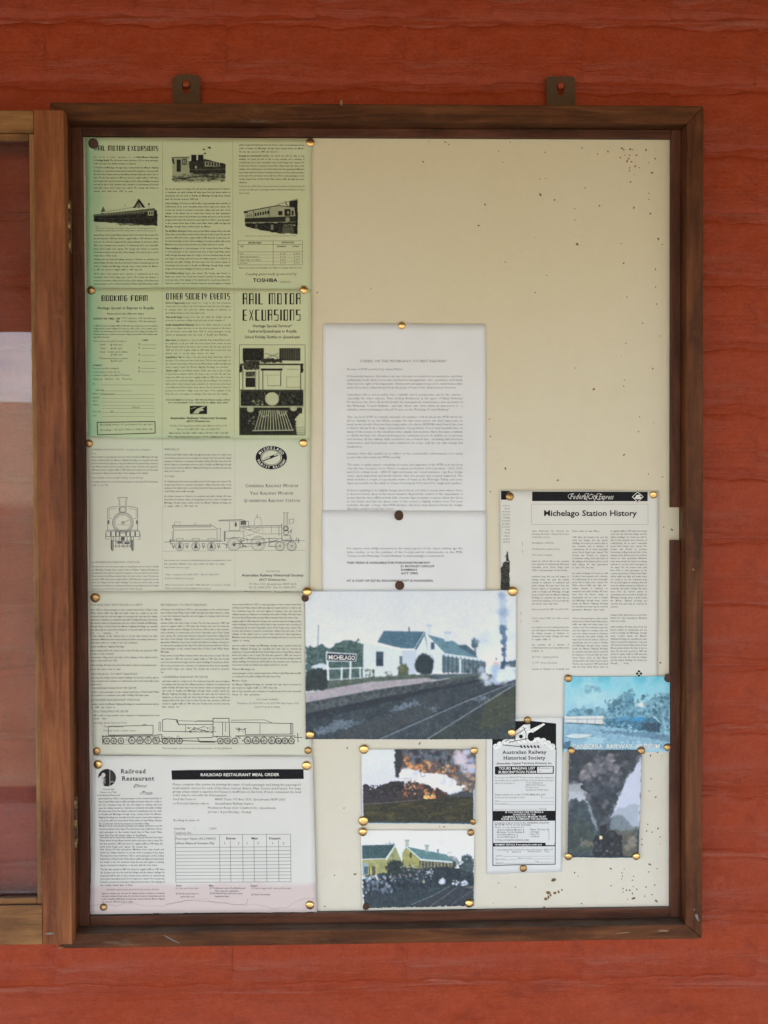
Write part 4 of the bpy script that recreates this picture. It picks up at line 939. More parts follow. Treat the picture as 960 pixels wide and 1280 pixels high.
k.text('MEETINGS', c0, Y(57), 2.2, 'serif', w=19); fill(k, c0, c1, Y(78), 4.1, 2.2, 6, .8, short=.3); k.text('TOURS', c0, Y(165), 2.2, 'serif', w=13); fill(k, c0, c1, Y(185), 4.1, 2.2, 4, .8, short=.45)
fill(k, c0, c1, Y(244), 4.1, 2.2, 4, .8, short=.5); fill(k, c0, c1, Y(500), 4.4, 2.1, 2, .8, short=.9); k.text('http://www.arhsact.org.au', c0, Y(528), 2.1, w=32)
k.text('Office: telephone 02 6284 2790   Fax 02 6284 2791', X(341), Y(557), 2.1, w=68); k.text('Email: info@arhsact.org.au', X(341), Y(572), 2.1, w=36); k.text('After hours phone: 02 6231 0488 with info on tours for weeks', X(341), Y(598), 2.1, w=82); k.text('Web and Email: arhsact@arhsact.org.au', X(341), Y(612), 2.1, w=57)
for s_, ww, yy, sz in (('Operated by', 18, 543, 2.2), ('PO Box 1515 Queanbeyan NSW 2620', 59, 595, 2.5), ('Ph 02 6284 2790  Fax 02 6284 2791', 59, 609, 2.5), ('http://www.arhsact.org.au   Email: rail@arhsact.org.au', 72, 625, 2.2)): k.text(s_, X(772), Y(yy), sz, 'reg', 1, 'c', w=ww)
ad = Ink(); ad.text('Australian Railway Historical Society', X(771), Y(561), 3.0, 'serifb', 1, 'c', w=77); ad.text('(ACT Division) Inc.', X(772), Y(578), 2.7, 'serifb', 1, 'c', w=34); ad.build('society_name', L3, INK)
def small_caps(s_, cx, y, w, size):
    tot = sum(hd.width(a[0], size, 'serif') + hd.width(a[1:].upper(), size * .76, 'serif') + size * .5 for a in s_.split()) - size * .5
    q = w / tot; x = cx - w / 2
    for a in s_.split():
        x += hd.text(a[0], x, y, size, 'serif', q); x += hd.text(a[1:].upper(), x, y, size * .76, 'serif', q) + size * .5 * q
small_caps('Canberra Railway Museum', X(767), Y(205), 66.5, 4.0); small_caps('Yass Railway Museum', X(767), Y(235), 54, 4.0); small_caps('Queanbeyan Railway Station', X(768), Y(264), 70.5, 4.0)
em = Ink(); ex, ey = X(766), Y(87); em.ring(ex, ey, 13.2, 19.6, 0.745, 48); em.ring(ex, ey, 11.6, 12.3, 0.745, 48)
em.poly([(ex - 11, ey + 3.6), (ex + 8, ey - 3.6), (ex + 9, ey - 2.6), (ex - 10, ey + 4.6)]); em.poly([(ex - 2, ey - 1), (ex + 3, ey - 3.4), (ex + 4, ey - 1), (ex - 1, ey + 1.6)]); em.line([(ex - 9, ey + 1), (ex + 9, ey - 5.5)], 0.5)
wk = Ink()
def arc_text(ik, s_, cx, cy, r, q, a0, a1, size, flip):
    G, cap = FONTS['bold']; kk = size / cap
    for i, c in enumerate(s_):
        if c == ' ': continue
        a = a0 + (a1 - a0) * (i + .5) / len(s_); v, t, adv = G[c]
        u = (v[:, 0] - adv / 2) * kk; w_ = v[:, 1] * kk
        th = math.atan2(-q * math.cos(a), -math.sin(a)) if False else 0
        ux, uy = -math.sin(a), q * math.cos(a)
        if flip: ux, uy = -ux, -uy
        L_ = math.hypot(ux, uy); ux, uy = ux / L_, uy / L_; nx_, ny_ = uy, -ux
        px, py = cx + r * math.cos(a), cy + r * q * math.sin(a)
        ik.add(np.stack([px + u * ux + w_ * nx_, py + u * uy + w_ * ny_], 1), t)
arc_text(wk, 'MICHELAGO', ex, ey, 14.3, .745, math.radians(-160), math.radians(-20), 3.2, False); arc_text(wk, 'TOURIST RAILWAY', ex, ey, 18.3, .745, math.radians(170), math.radians(10), 2.9, True)
# engraved engine, front view (crop units of the sheet)
def wheel(ik, cx, cy, r, sp=8, w=0.45, f=1.0):
    ik.circ(cx, cy, r, w, 22); ik.circ(cx, cy, r * .84, w * .6, 18); ik.circ(cx, cy, r * .2, w, 10)
    for i in range(sp): a = 2 * math.pi * i / sp + .3; ik.line([(cx + r * .2 * math.cos(a), cy + r * .2 * math.sin(a)), (cx + r * .84 * math.cos(a), cy + r * .84 * math.sin(a))], w * .55)
def PL(ik, pts, w=0.5, fx=X, fy=None): ik.line([(fx(a), fy(b)) for a, b in pts], w)
Q = lambda pts, w=.45: PL(dr, pts, w, X, Y)
cx, cy = X(173), Y(347)
for r, w in ((41, .8), (36, .4), (32, .4), (5, .8)): dr.circ(cx, cy, r / 3.2, w, 30)
for i in range(8): a = i * .785; dr.line([(cx + 9.2 * math.cos(a), cy + 9.2 * math.sin(a)), (cx + 10.2 * math.cos(a), cy + 10.2 * math.sin(a))], .6)
Q([(173, 347), (200, 335)], .5); dr.circ(X(173), Y(294), 4.2, .7); dr.circ(X(173), Y(294), 2.8, .4)
Q([(158, 310), (158, 253), (153, 250), (153, 246), (190, 246), (190, 250), (186, 253), (186, 285)], .6); Q([(162, 280), (162, 254)], .25); Q([(182, 280), (182, 254)], .25)
Q([(112, 378), (112, 290), (128, 284), (152, 282)], .6); Q([(232, 378), (232, 290), (218, 284), (190, 282)], .6); Q([(118, 330), (118, 294), (146, 290)], .4); Q([(226, 330), (226, 294), (198, 290)], .4); Q([(118, 330), (128, 330)], .4); Q([(226, 330), (216, 330)], .4)
for xx in (112, 226): dr.rect(X(xx), Y(337), X(xx + 7), Y(352))
Q([(106, 380), (240, 380), (240, 402), (106, 402), (106, 380)], .7); Q([(112, 376), (234, 376)], .5)
for xx in (125, 145, 160, 186, 202, 222): dr.rect(X(xx - 3), Y(382), X(xx + 3), Y(400))
Q([(104, 390), (104, 412), (118, 412)], .5); Q([(242, 390), (242, 412), (230, 412)], .5); dr.disc(X(173), Y(410), 2.6)
for xx in (132, 213): Q([(xx - 6, 404), (xx - 6, 452), (xx - 1, 460), (xx + 3, 452), (xx + 3, 404)], .8); dr.rect(X(xx - 5), Y(415), X(xx), Y(455))
for xx in (145, 158, 173, 190, 203): Q([(xx, 404), (xx, 446)], .7)
Q([(140, 420), (206, 420)], .8); Q([(140, 440), (206, 440)], .8); Q([(165, 415), (180, 448)], .5); dr.rect(X(150), Y(422), X(170), Y(430)); dr.rect(X(178), Y(424), X(200), Y(432))
for i in range(10): Q([(150 + i * 5, 352), (153 + i * 5, 358)], .22)
# engraved engine, side view (zoom units 5.05 from 200, 620)
sx_ = lambda c: 200 + c / 5.053; sy_ = lambda c: 620 + c / 5.053
S = lambda pts, w=.42: PL(dr, pts, w, sx_, sy_)
S([(88, 285), (88, 205), (80, 200), (80, 185), (325, 183), (362, 205), (362, 285)], .55); S([(88, 215), (358, 212)], .5); S([(80, 196), (325, 194)], .3)
for i in range(40): S([(82 + i * 6.2, 185), (82 + i * 6.2, 198)], .35)
S([(94, 184), (94, 164), (130, 164), (130, 182)], .35); S([(224, 182), (224, 168)], .5); S([(320, 182), (320, 170)], .4); S([(60, 285), (395, 285)], .9); S([(60, 278), (385, 278)], .35)
S([(70, 270), (70, 305)], .9); S([(78, 222), (82, 285)], .5); S([(370, 205), (384, 205), (380, 285)], .5); S([(30, 290), (65, 290)], .6)
for xx in (126, 228, 326): wheel(dr, sx_(xx), sy_(318), 27 / 5.053, 8); dr.poly([(sx_(xx - 12), sy_(330)), (sx_(xx), sy_(288)), (sx_(xx + 12), sy_(330))]); S([(xx - 24, 268), (xx + 24, 268), (xx + 18, 285), (xx - 18, 285), (xx - 24, 268)], .4)
for xx in (86, 172, 276, 372): S([(xx - 8, 300), (xx, 330), (xx + 8, 305)], .7); S([(xx - 14, 300), (xx + 14, 300)], .5); S([(xx - 10, 316), (xx + 12, 322)], .5)
S([(20, 348), (920, 342)], .28)
S([(372, 153), (520, 150), (545, 160)], .9); S([(372, 158), (540, 158)], .4); S([(440, 158), (440, 218), (505, 218), (505, 158)], .5); dr.disc(sx_(480), sy_(180), 1.4, 3); S([(408, 222), (408, 285)], 1.1); S([(414, 222), (530, 222), (530, 285)], .5); S([(414, 222), (414, 285)], .5)
dr.rect(sx_(510), sy_(158), sx_(545), sy_(182)); S([(505, 190), (770, 186)], .7); S([(505, 198), (770, 196)], .5); S([(545, 160), (560, 160), (560, 188)], .6); S([(520, 205), (560, 215), (620, 200)], .5); S([(560, 215), (650, 240), (770, 238)], .45); S([(530, 255), (590, 240), (640, 200)], .3)
S([(597, 186), (597, 150), (605, 136), (632, 136), (640, 150), (640, 186)], .35); S([(615, 136), (615, 118)], .7); S([(705, 186), (705, 235)], .4); S([(650, 186), (650, 230)], .3); S([(770, 175), (770, 280)], .7); S([(752, 186), (752, 250)], .6)
S([(781, 190), (784, 112), (778, 106), (812, 106), (806, 112), (808, 190)], .5); S([(790, 112), (790, 186)], .25); S([(800, 112), (800, 186)], .25); S([(818, 178), (818, 148), (846, 144), (846, 164), (826, 176)], .5)
for q, r in (((795, 205), 16), ((797, 230), 15), ((795, 205), 10), ((826, 222), 6)): dr.circ(sx_(q[0]), sy_(q[1]), r / 5.053, .9 if r > 12 else .7)
S([(778, 250), (822, 250), (832, 285), (780, 285)], .6); S([(770, 280), (880, 280)], .8); S([(860, 280), (866, 262)], .7); S([(876, 270), (876, 296)], 1.0); S([(880, 282), (915, 282)], .5); S([(835, 200), (822, 260)], .4)
for xx, r in ((468, 42), (620, 46)): wheel(dr, sx_(xx), sy_(345 - r), r / 5.053, 12, .5)
dr.poly([(sx_(616), sy_(315)), (sx_(632), sy_(285)), (sx_(640), sy_(312))]); dr.disc(sx_(470), sy_(308), 1.7)
for xx in (758, 832): wheel(dr, sx_(xx), sy_(316), 30 / 5.053, 8, .55)
S([(470, 300), (630, 300)], .9); S([(630, 300), (740, 280)], .9); S([(420, 268), (500, 262), (560, 275), (700, 268), (770, 270)], .6); S([(510, 275), (528, 320)], .9); S([(690, 262), (690, 318), (740, 318)], .7); S([(700, 290), (760, 288)], .7); S([(395, 300), (425, 305), (418, 330)], .9)
r_ = random.Random(5)
for i in range(46): a, b = r_.uniform(505, 560), r_.uniform(270, 325); S([(a, b), (a + r_.uniform(-10, 10), b + r_.uniform(-8, 8))], .5)
for i in range(60): a, b = r_.uniform(640, 860), r_.uniform(262, 325); S([(a, b), (a + r_.uniform(-10, 10), b + r_.uniform(-8, 8))], .4)
for i in range(26): a, b = r_.uniform(510, 640), r_.uniform(190, 250); S([(a, b), (a + r_.uniform(-16, 16), b + r_.uniform(-3, 3))], .35)
for xx in (331, 620): k.line([(X(xx), Y(10)), (X(xx), Y(610))], 0.12)
k.build('printed_text', L3, INKG); hd.build('heading', L3, INK); em.build('emblem', L3, INK); dr.build('engine_drawing', L3, INKD); wk.build('emblem_lettering', L3, WINK, 0.0002)

# ---- cream leaflet of museum notes -----------------------------------------------
L4 = Sheet('leaflet', [(112.5, 739), (384, 740), (390, 946), (117, 945)], 0.0026, P_CREAM,
           'cream leaflet of close text with a long articulated engine drawn along its foot', 'leaflet', 10, 0.0011, curl=0.0008)
Y = Yf(735); k = Ink(); dr = Ink(); T4 = 2.3
def block(x0, x1, items):
    for yy, kind, a, *b in items:
        if kind == 'h': k.text(a, X(x0), Y(yy), 2.5, 'serif', w=b[0] / 3.2)
        elif kind == 't': k.text(a, X(x0), Y(yy), T4 if len(b) < 2 else b[1], 'semi' if len(b) > 2 else 'reg', w=b[0] / 3.2)
        else: fill(k, X(x0), X(x1), Y(yy), b[0] if b else 4.15, T4, a, .80, short=b[1] if len(b) > 1 else .7)
block(45, 312, [(70, 'h', 'THE RAILWAY HISTORICAL SOCIETY', 208), (89, 'p', 8, 4.15, .4), (194, 'p', 3), (236, 'p', 1, 4, .5), (252, 'p', 2, 4, .35), (279, 'p', 2, 4, .4), (310, 'p', 1, 4, .98), (326, 'p', 1, 4, .45)])
block(50, 318, [(346, 'h', 'MICHELAGO TOURIST RAILWAY', 182), (360, 'p', 3, 4.1, .25), (402, 'h', 'CANBERRA RAILWAY MUSEUM', 178), (417, 'p', 2, 4, .85), (449, 'h', 'QUEANBEYAN RAILWAY STATION', 192), (465, 'p', 2, 4, .35)])
block(56, 320, [(495, 'h', 'YASS RAILWAY MUSEUM', 140), (510, 'p', 2, 4, .2), (540, 't', 'Operating: Special Trains and Tours', 134), (555, 't', '-          Parcel Platform', 120), (571, 't', '-          Perway train, steam crane', 170), (586, 't', '-', 4), (601, 't', '-', 4), (614, 't', '-', 4)])
block(325, 598, [(70, 'h', 'MICHELAGO TOURIST RAILWAY', 185), (88, 'p', 4, 4.1, .3), (142, 'p', 10, 4.0, .2), (272, 'p', 6, 4.15, .08)])
block(331, 600, [(358, 'h', 'CANBERRA RAILWAY MUSEUM', 182), (374, 'p', 9, 4.0, .25)])
block(610, 886, [(68, 'p', 5, 4.1, .95), (135, 'p', 7, 4.0, .25), (232, 'p', 7, 4.0, .8), (326, 't', 'Visitors Meetings, etc', 90, 2.3, 1), (342, 'p', 2, 4.1, .7), (372, 't', 'Monaro Open', 60, 2.3, 1), (387, 'p', 2, 4.1, .65), (414, 'p', 2, 4.1, .4)])
k.text('Live steam available', X(750), Y(446), 2.3, 'reg', 1, 'c', italic=.2, w=27); k.text('Telephone: 02 6239 6707 or 02 6295 7909 after hours of 24', X(752), Y(462), 2.3, 'reg', 1, 'c', w=77); k.text('hours for group bookings', X(750), Y(476), 2.3, 'reg', 1, 'c', w=32)
k.text('Train drawings reproduced with kind permission of Greg Edwards', X(330), Y(641), 2.2, w=87, italic=.15)
g_ = lambda c: 105 + c / 3.368; gy_ = lambda c: 890 + c / 3.368
S = lambda pts, w=.35: PL(dr, pts, w * 1.4, g_, gy_)
S([(105, 93), (105, 58), (293, 53), (293, 90)], .5); S([(105, 96), (293, 92)], .6); S([(80, 100), (300, 98)], .7); S([(82, 96), (82, 130)], .8); S([(250, 50), (262, 48), (262, 54)], .4)
S([(318, 80), (318, 40), (324, 40), (324, 80)], .4); S([(333, 78), (333, 30), (350, 26), (395, 30), (400, 50), (545, 50)], .5); S([(333, 78), (545, 82)], .5); S([(400, 34), (545, 38), (545, 82)], .4); S([(470, 40), (480, 34), (545, 34)], .35); S([(430, 52), (430, 84)], .4); S([(390, 32), (402, 52)], .7)
S([(545, 24), (612, 24), (615, 100), (545, 100), (545, 24)], .6); S([(585, 40), (585, 96)], .5); S([(598, 40), (598, 80)], .4); S([(548, 40), (612, 40)], .4)
S([(618, 40), (880, 46), (880, 90), (680, 92)], .5); S([(620, 32), (760, 30), (796, 44)], .35); S([(742, 46), (742, 88)], .4); S([(680, 70), (680, 92)], .5); S([(640, 98), (890, 98)], .7); S([(872, 44), (872, 90)], .8); S([(900, 86), (902, 124)], .6); S([(885, 104), (920, 104)], .5)
for x0, n_, d_, r in ((98, 3, 30, 13), (204, 4, 34, 15), (344, 3, 30, 13), (576, 3, 30, 13), (690, 4, 34, 15), (820, 3, 27, 13)):
    for i in range(n_): wheel(dr, g_(x0 + i * d_), gy_(132 - r), r / 3.368, 6, .62)
S([(80, 133), (890, 131)], .25); S([(300, 95), (330, 92), (330, 110), (420, 108), (545, 104)], .6); S([(415, 118), (560, 122)], .7); S([(480, 108), (490, 124), (552, 124)], .6)
for i in range(150):
    a = r_.choice([r_.uniform(90, 410), r_.uniform(565, 885)]); b = r_.uniform(98, 128); S([(a, b), (a + r_.uniform(-9, 9), b + r_.uniform(-7, 7))], .35)
for i in range(60): a, b = r_.uniform(440, 548), r_.uniform(58, 84); S([(a, b), (a + r_.uniform(-12, 12), b + r_.uniform(-4, 4))], .4)
for i in range(20): a, b = r_.uniform(645, 680), r_.uniform(64, 82); S([(a, b), (a + r_.uniform(-8, 8), b + r_.uniform(-4, 4))], .5)
for i in range(30): S([(108 + i * 6.2, 92), (108 + i * 6.2, 96)], .3)
k.build('printed_text', L4, INKF); dr.build('engine_drawing', L4, INK)

# ---- restaurant order form --------------------------------------------------------
L5 = Sheet('order_form', [(117, 943), (391, 944), (396, 1138), (114, 1140)], 0.0036, P_PINK,
           'white meal order form with a ruled table and a pink water stain along its foot', 'order form', 13, 0.0012, curl=0.001)
Y = Yf(935); k = Ink(); hd = Ink(); wk = Ink()
hd.text('Railroad', X(167), Y(97), 5.4, 'serifb', track=.25, w=31.5); hd.text('Restaurant', X(171), Y(126), 5.4, 'serifb', track=.2, w=40.5)
hd.text('Dinner', X(218), Y(154), 4.6, 'reg', italic=.45, w=16); hd.text('Train', X(246), Y(183), 4.6, 'reg', italic=.45, w=14)
hd.circ(X(232), Y(150), 4.4, .35, 14, 2.0, 2.2, 5.4); hd.circ(X(255), Y(178), 3.6, .35, 14, 1.8, 2.2, 5.4)
bd = Ink(); bd.poly([(X(368), Y(86)), (X(440), Y(84.5)), (X(630), Y(83)), (X(780), Y(80)), (X(895), Y(80)), (X(896), Y(119)), (X(770), Y(119.5)), (X(630), Y(122)), (X(370), Y(123.5))])
wk.text('RAILROAD RESTAURANT MEAL ORDER', X(484), Y(109), 3.6, 'bold', w=98, slope=-.006)
for s_, xx, yy, w in (('Please complete this section by printing the name of each passenger and listing the passenger\'s', 373, 146, 512), ('meal number choices for each of the three courses: Entree, Main Course and Dessert. For large', 373, 161, 512), ('groups please attach a separate list if space is insufficient on this form. If more convenient the meal', 373, 175, 512), ('order may be sent with the final payment.', 373, 189, 217), ('Send this form to:', 374, 205, 94), ('ARHS Tours, PO Box 1515, Queanbeyan NSW 2620', 541, 205, 282), ('or Personal delivery only to:', 374, 222, 146), ('Queanbeyan Railway Station', 541, 222, 154), ('Henderson Road, (Cnr Crawford St.), Queanbeyan', 513, 239, 272), ('(10 am - 4 pm Monday - Friday)', 513, 256, 174), ('Booking in name of:', 376, 289, 104), ('Saturday', 378, 322, 46), ('/', 458, 322, 2), ('/ 2001', 516, 322, 33), ('Telephone No.', 378, 339, 72)):
    k.text(s_, X(xx), Y(yy), 2.75, 'reg', w=w / 3.2)
tx = [383, 560, 603, 652, 697, 747, 795, 843]; rows = [343, 385, 393, 408, 423, 436, 450, 464, 478, 492, 505, 519, 532]
def tb(xx, yy): q = (xx - 383) / 460; p_ = (yy - 343) / 190; return X(xx + 3 * p_ * (1 - q * .3)), Y(yy - 3.0 * q)
for yy in [343] + rows[2:]: k.line([tb(383, yy), tb(843, yy)], .38)
for xx in tx: k.line([tb(xx, 343 if xx in (383, 560, 652, 747, 843) else 368), tb(xx, 532)], .42)
k.text('Passenger Name (PLS PRINT)', X(385), Y(362), 2.7, 'reg', w=50.5); k.text('(Given Name & Surname Pls)', X(385), Y(380), 2.7, 'semi', w=48)
for s_, xx, w in (('Entree', 605, 38), ('Main', 700, 26), ('Dessert', 780, 46)): k.text(s_, X(xx), Y(361), 2.8, 'bold', 1, 'c', w=w / 3.2)
for s_, xx in zip('121212', (580, 636, 670, 714, 771, 815)): k.text(s_, X(xx), Y(380), 2.7, 'semi', 1, 'c')
for s_, xx, yy, w, f in (('Entree', 387, 548, 22, 'bold'), ('(1) Crab and Celery Salad', 384, 559, 92, 'reg'), ('(2) Pate & toast Points or a', 386, 580, 92, 'semi'), ('garden salad soup', 405, 592, 55, 'semi'), ('Main', 518, 548, 18, 'bold'), ('(1) Traditional roast of beef/lamb/pork', 520, 558, 142, 'semi'), ('with seasonal vegetables', 541, 569, 96, 'semi'), ('(2) Fish fillet/Chicken with lemon sauce', 520, 579, 132, 'semi'), ('Vegetables/salad', 540, 591, 58, 'semi'), ('Dessert', 684, 548, 27, 'bold'), ('(1) Pavlova topped with cream and fruit salad', 686, 558, 158, 'reg'), ('(2) Sweet Cheesecake', 686, 583, 76, 'semi')):
    k.text(s_, X(xx), Y(yy), 2.1, f, w=w / 3.2)
for s_, yy, w in (('Come and enjoy', 163, 46), ('Dinner on our Train!', 175, 66), ('in the Railroad Restaurant', 187, 90)): k.text(s_, X(118), Y(yy), 2.0, 'semi', 1, 'c', w=w / 3.2, italic=.15)
c0, c1 = X(78), X(329)
for yy, n, sh, x0, x1 in ((201, 9, .8, 78, 329), (310, 4, .75, 80, 331), (356, 4, .75, 83, 334), (404, 6, .9, 84, 338), (483, 6, .5, 86, 341)): fill(k, X(x0), X(x1), Y(yy), 3.92, 2.25, n, .82, 'semi', short=sh)
k.text('Any further enquiries please phone the Society and quote this form', X(110), Y(563), 2.1, 'reg', w=65, italic=.15); fill(k, X(90), X(342), Y(578), 3.5, 2.0, 4, .8, 'semi', short=.5)
k.line([(X(66), Y(40)), (X(60), Y(655))], .15)
k.line([(X(345), Y(620)), (X(430), Y(604)), (X(540), Y(610)), (X(625), Y(622)), (X(668), Y(618)), (X(674), Y(595))], .25)
cvx, cvy, rr = X(110), Y(112), 35 / 3.2
k.build('printed_text', L5, INK); hd.build('heading', L5, INK); bd.build('heading_band', L5, INK); wk.build('heading_lettering', L5, WINK, 0.0002)
cv = Canvas((90, 135, 250, 285), 2.2); cv.ell(172, 210, 75, 74, (32, 32, 34), 1, .02)
cv.poly([(95, 215), (122, 190), (140, 215), (136, 240), (144, 285), (90, 285)], (255, 255, 255), rough=1); cv.ell(142, 188, 17, 20, (250, 250, 250)); cv.poly([(130, 205), (158, 215), (158, 280), (146, 282), (138, 240)], (200, 200, 200)); cv.line([(150, 215), (150, 275)], 5, (60, 60, 60))
cv.rect(192, 140, 199, 280, (190, 190, 190))
for i in range(7): cv.line([(204 + i * 6, 150 + i * 5), (204 + i * 6, 232)], 2, (150, 150, 150), .8)
cv.ell(215, 245, 20, 8, (170, 170, 170)); cv.rect(150, 258, 190, 280, (40, 40, 40))
L5.picture('emblem', 110 + 90 / 6.857, 940 + 135 / 6.857, 110 + 250 / 6.857, 940 + 285 / 6.857, tone(cv.sample(64, 60), (0.70, 0.69, 0.65)))

# ---- the two white letter pages ---------------------------------------------------
N1 = Sheet('letter_page', [(404, 404.5), (607, 405), (607.5, 690), (403.5, 690)], 0.0010, P_WHITE,
           'plain white typed letter page under a brass tack in the middle of the board', 'letter', 16, 0.0003, curl=0.0002)
ux = lambda c: 395 + c / 3.659; uy = lambda c: 395 + c / 3.657
k = Ink(); T, LH2 = 2.5, 17.3 / 3.657; c0, c1 = ux(142), ux(671)
k.text('SCENES ON THE MICHELAGO TOURIST RAILWAY', ux(200), uy(212), 3.0, 'serif', w=(596 - 200) / 3.659)
k.text('Review of DVD provided by Garry Mellor', c0, uy(248), 2.5, 'serif', w=(397 - 142) / 3.659)
def typed(y, txt, n, lh):
    """typed paragraph broken to exactly n justified lines"""
    for q in np.linspace(1.0, 0.62, 77):
        W = c1 - c0; rows = 1; cw = 0; sp = k.width(' ', T, 'serif', q) * .9
        for wd in txt.split():
            ww = k.width(wd, T, 'serif', q)
            if cw and cw + sp + ww > W: rows += 1; cw = 0
            cw += ww + (sp if cw else 0)
        if rows <= n: break
    k.para(txt, c0, c1, y, lh, T, 'serif', q)
typed(uy(280), 'It frequently happens that when a group of people are united in an enterprise, and their enthusiasm leads them to become involved in management, care, operation, and detail, they can lose sight of the big picture. Every now and again it is good to stand back a little and look at their achievements from the point of view of the disinterested observer.', 4, 4.7)
typed(uy(364), 'Sometimes this is not possible, but a valuable aid to perspective can be the camera - especially the video camera. Thus Lindsay Richmond, in the guise of Hand Armount Productions has done all involved with the management, maintenance and operation of the Michelago Tourist Railway - and any others who have taken an interest in it - a valuable service in having produced "Scenes on the Michelago Tourist Railway".', 5, 4.65)
typed(uy(466), "This one hour DVD is a timely reminder of a number of facts about the MTR which are all too familiar to us, but which, perhaps for that very reason, we don't appreciate as much as we should. Here we have many miles of a classic NSWGR rural branch line, but a stone's throw from a large concentration of population. It is a very beautiful line, as many of the scenes in this excellent video amply demonstrate. Here we have a railway, to which we have, for all practical purposes, exclusive access. It enables us to practise and develop all the railway skills needed to run a branch line - including infrastructure maintenance and development, and is limited in its scope only by our own energy and imagination.", 9, 4.62)
typed(uy(633), "Lindsay's video also enables us to reflect on the considerable achievements of so many people who have made the MTR a reality.", 2, 4.6)
typed(uy(684), 'The video is aptly named, consisting of scenes and vignettes of the MTR as it has been over the last ten years or so. There is a generous fraction of locomotives - 1210, 2016 and 3112, rolling stock - CPH 37, light and heavy cars, track machines - Jay Bee, bridge crane, quad inspection and work vehicles. Nor are people and scenery neglected. The latter includes a couple of spectacular views of trains in the Molonglo Valley, and some vigorous assaults on the climb to Clears Crossing by 1210 and 2016, singly and together.', 6, 4.6)
typed(uy(801), "If there's anything to be slightly disappointed about, it is that so many times where there is the best action, there is the worst weather. Beyond the control of the cameraman, it seems that we were afflicted with dull, overcast days on many occasions when we chose to run trains, and that has given some of the scenes a slightly sombre tone. For your reviewer, though - a long - time MTR disciple - this in no way detracted from the delight this video could not help but create.", 6, 4.6)
k.build('printed_text', N1, INKG)
N2 = Sheet('letter_page', [(403, 637.5), (607.5, 638.5), (608, 912), (403, 912)], 0.0015, P_WHITE,
           'white letter page fixed by two dark tacks just above the station photograph', 'letter', 19, 0.0003, curl=0.0001)
k = Ink()
typed(uy(1066), 'For anyone even mildly interested in the many aspects of the classic railway age this video evokes, or in the activities of the Society and its achievements on the MTR, "Scenes on the Michelago Tourist Railway" is unhesitatingly recommended.', 3, 4.7)
for s_, xx, yy, w in (('THIS VIDEO IS AVAILABLE FOR PURCHASE FROM RAY', 141, 1132, 381), ('21 BUCKLEY CIRCUIT', 386, 1148, 156), ('KAMBAH', 388, 1164, 74), ('ACT 2902', 388, 1180, 78), ('AT A COST OF $27.50, INCLUDING POST & PACKAGING.', 141, 1214, 396)):
    k.text(s_, ux(xx), uy(yy), 2.6, 'bold', w=w / 3.659)
k.build('printed_text', N2, INK)

# ---- station history page ---------------------------------------------------------
H = Sheet('history_page', [(624.5, 612.5), (823, 613.5), (821.5, 897.5), (626, 897.5)], 0.0010, P_HIST,
          'off white printed page headed Michelago Station History on the right of the board', 'printed page', 22, 0.0009, curl=0.0006)
vx = lambda c: 615 + c / 4.174; vy = lambda c: 605 + c / 4.172
k = Ink(); hd = Ink(); wk = Ink()
bd = Ink(); bd.rect(vx(208), vy(40), vx(810), vy(89), 0.001); bd.build('heading_band', H, INK); bd = Ink(); bd.rect(vx(46), vy(36), vx(92), vy(82)); bd.build('heading_block', H, INK)
wk.text('Federal', vx(402), vy(79), 7.0, 'reg', italic=.5, w=22); wk.text('City', vx(492), vy(79), 6.6, 'reg', italic=.5, w=12.5); wk.text('Express', vx(552), vy(80), 6.6, 'reg', italic=.5, w=18.5)
wk.circ(vx(412), vy(64), 4.0, .5, 16, 3.0, 1.5, 5.2); wk.circ(vx(494), vy(66), 3.8, .5, 16, 4.2, 1.4, 5.4); wk.circ(vx(556), vy(66), 3.6, .5, 16, 4.0, 1.4, 5.2)
hd.text('Michelago Station History', vx(268), vy(166), 7.0, 'bold', w=(752 - 268) / 4.174)
k.frame(vx(205), vy(105), vx(812), vy(211), .22)
bd = Ink(); bd.poly([(vx(758), vy(36)), (vx(792), vy(66)), (vx(758), vy(98)), (vx(724), vy(66))]); bd.build('emblem', H, INK, 0.00016)
ew = Ink(); ew.line([(vx(758), vy(42)), (vx(786), vy(67)), (vx(758), vy(94)), (vx(730), vy(67))], .8, True); ew.poly([(vx(740), vy(75)), (vx(752), vy(58)), (vx(776), vy(54)), (vx(768), vy(64)), (vx(782), vy(72)), (vx(760), vy(80))])
bd = Ink()
for q in ((765, 976), (755, 987), (775, 987), (765, 998)): bd.poly([(vx(q[0]), vy(q[1] - 8)), (vx(q[0] + 8), vy(q[1])), (vx(q[0]), vy(q[1] + 8)), (vx(q[0] - 8), vy(q[1]))])
bd.build('tail_mark', H, INK); ew.build('emblem_figure', H, WINK, 0.00024)
TH = 2.15
def col3(x0, x1, items):
    for yy, n, sh, *tx_ in items:
        if tx_: k.para(tx_[0], vx(x0), vx(x1), vy(yy), 3.78, TH, 'reg', .85, n)
        else: fill(k, vx(x0), vx(x1), vy(yy), 3.78, TH, n, .85, short=sh)
col3(206, 400, [(249, 3, .7, 'Garry Markovitch has furnished the following information obtained from State rail Archives sources:'), (312, 1, 0, 'MICHELAGO STATION'), (343, 1, 0, '269.630 km from Sydney Station'), (374, 1, 0, '793.7 metres in altitude'), (406, 4, .95), (486, 10, .7), (657, 2, .25, 'Station opened 8.12.1887, closed 8.3.1976.'), (703, 2, .5, 'School opened 1868, post office opened 1.1.1860.'), (750, 5, .5), (841, 3, .3), (905, 1, 0, '25.9.1907 - regulating platform'), (935, 1, 0, '7.1.1917 - House demolished'), (967, 1, 1)])
col3(418, 602, [(249, 1, .75), (281, 11, .6), (469, 5, .95), (548, 8, .9), (704, 17, 1)])
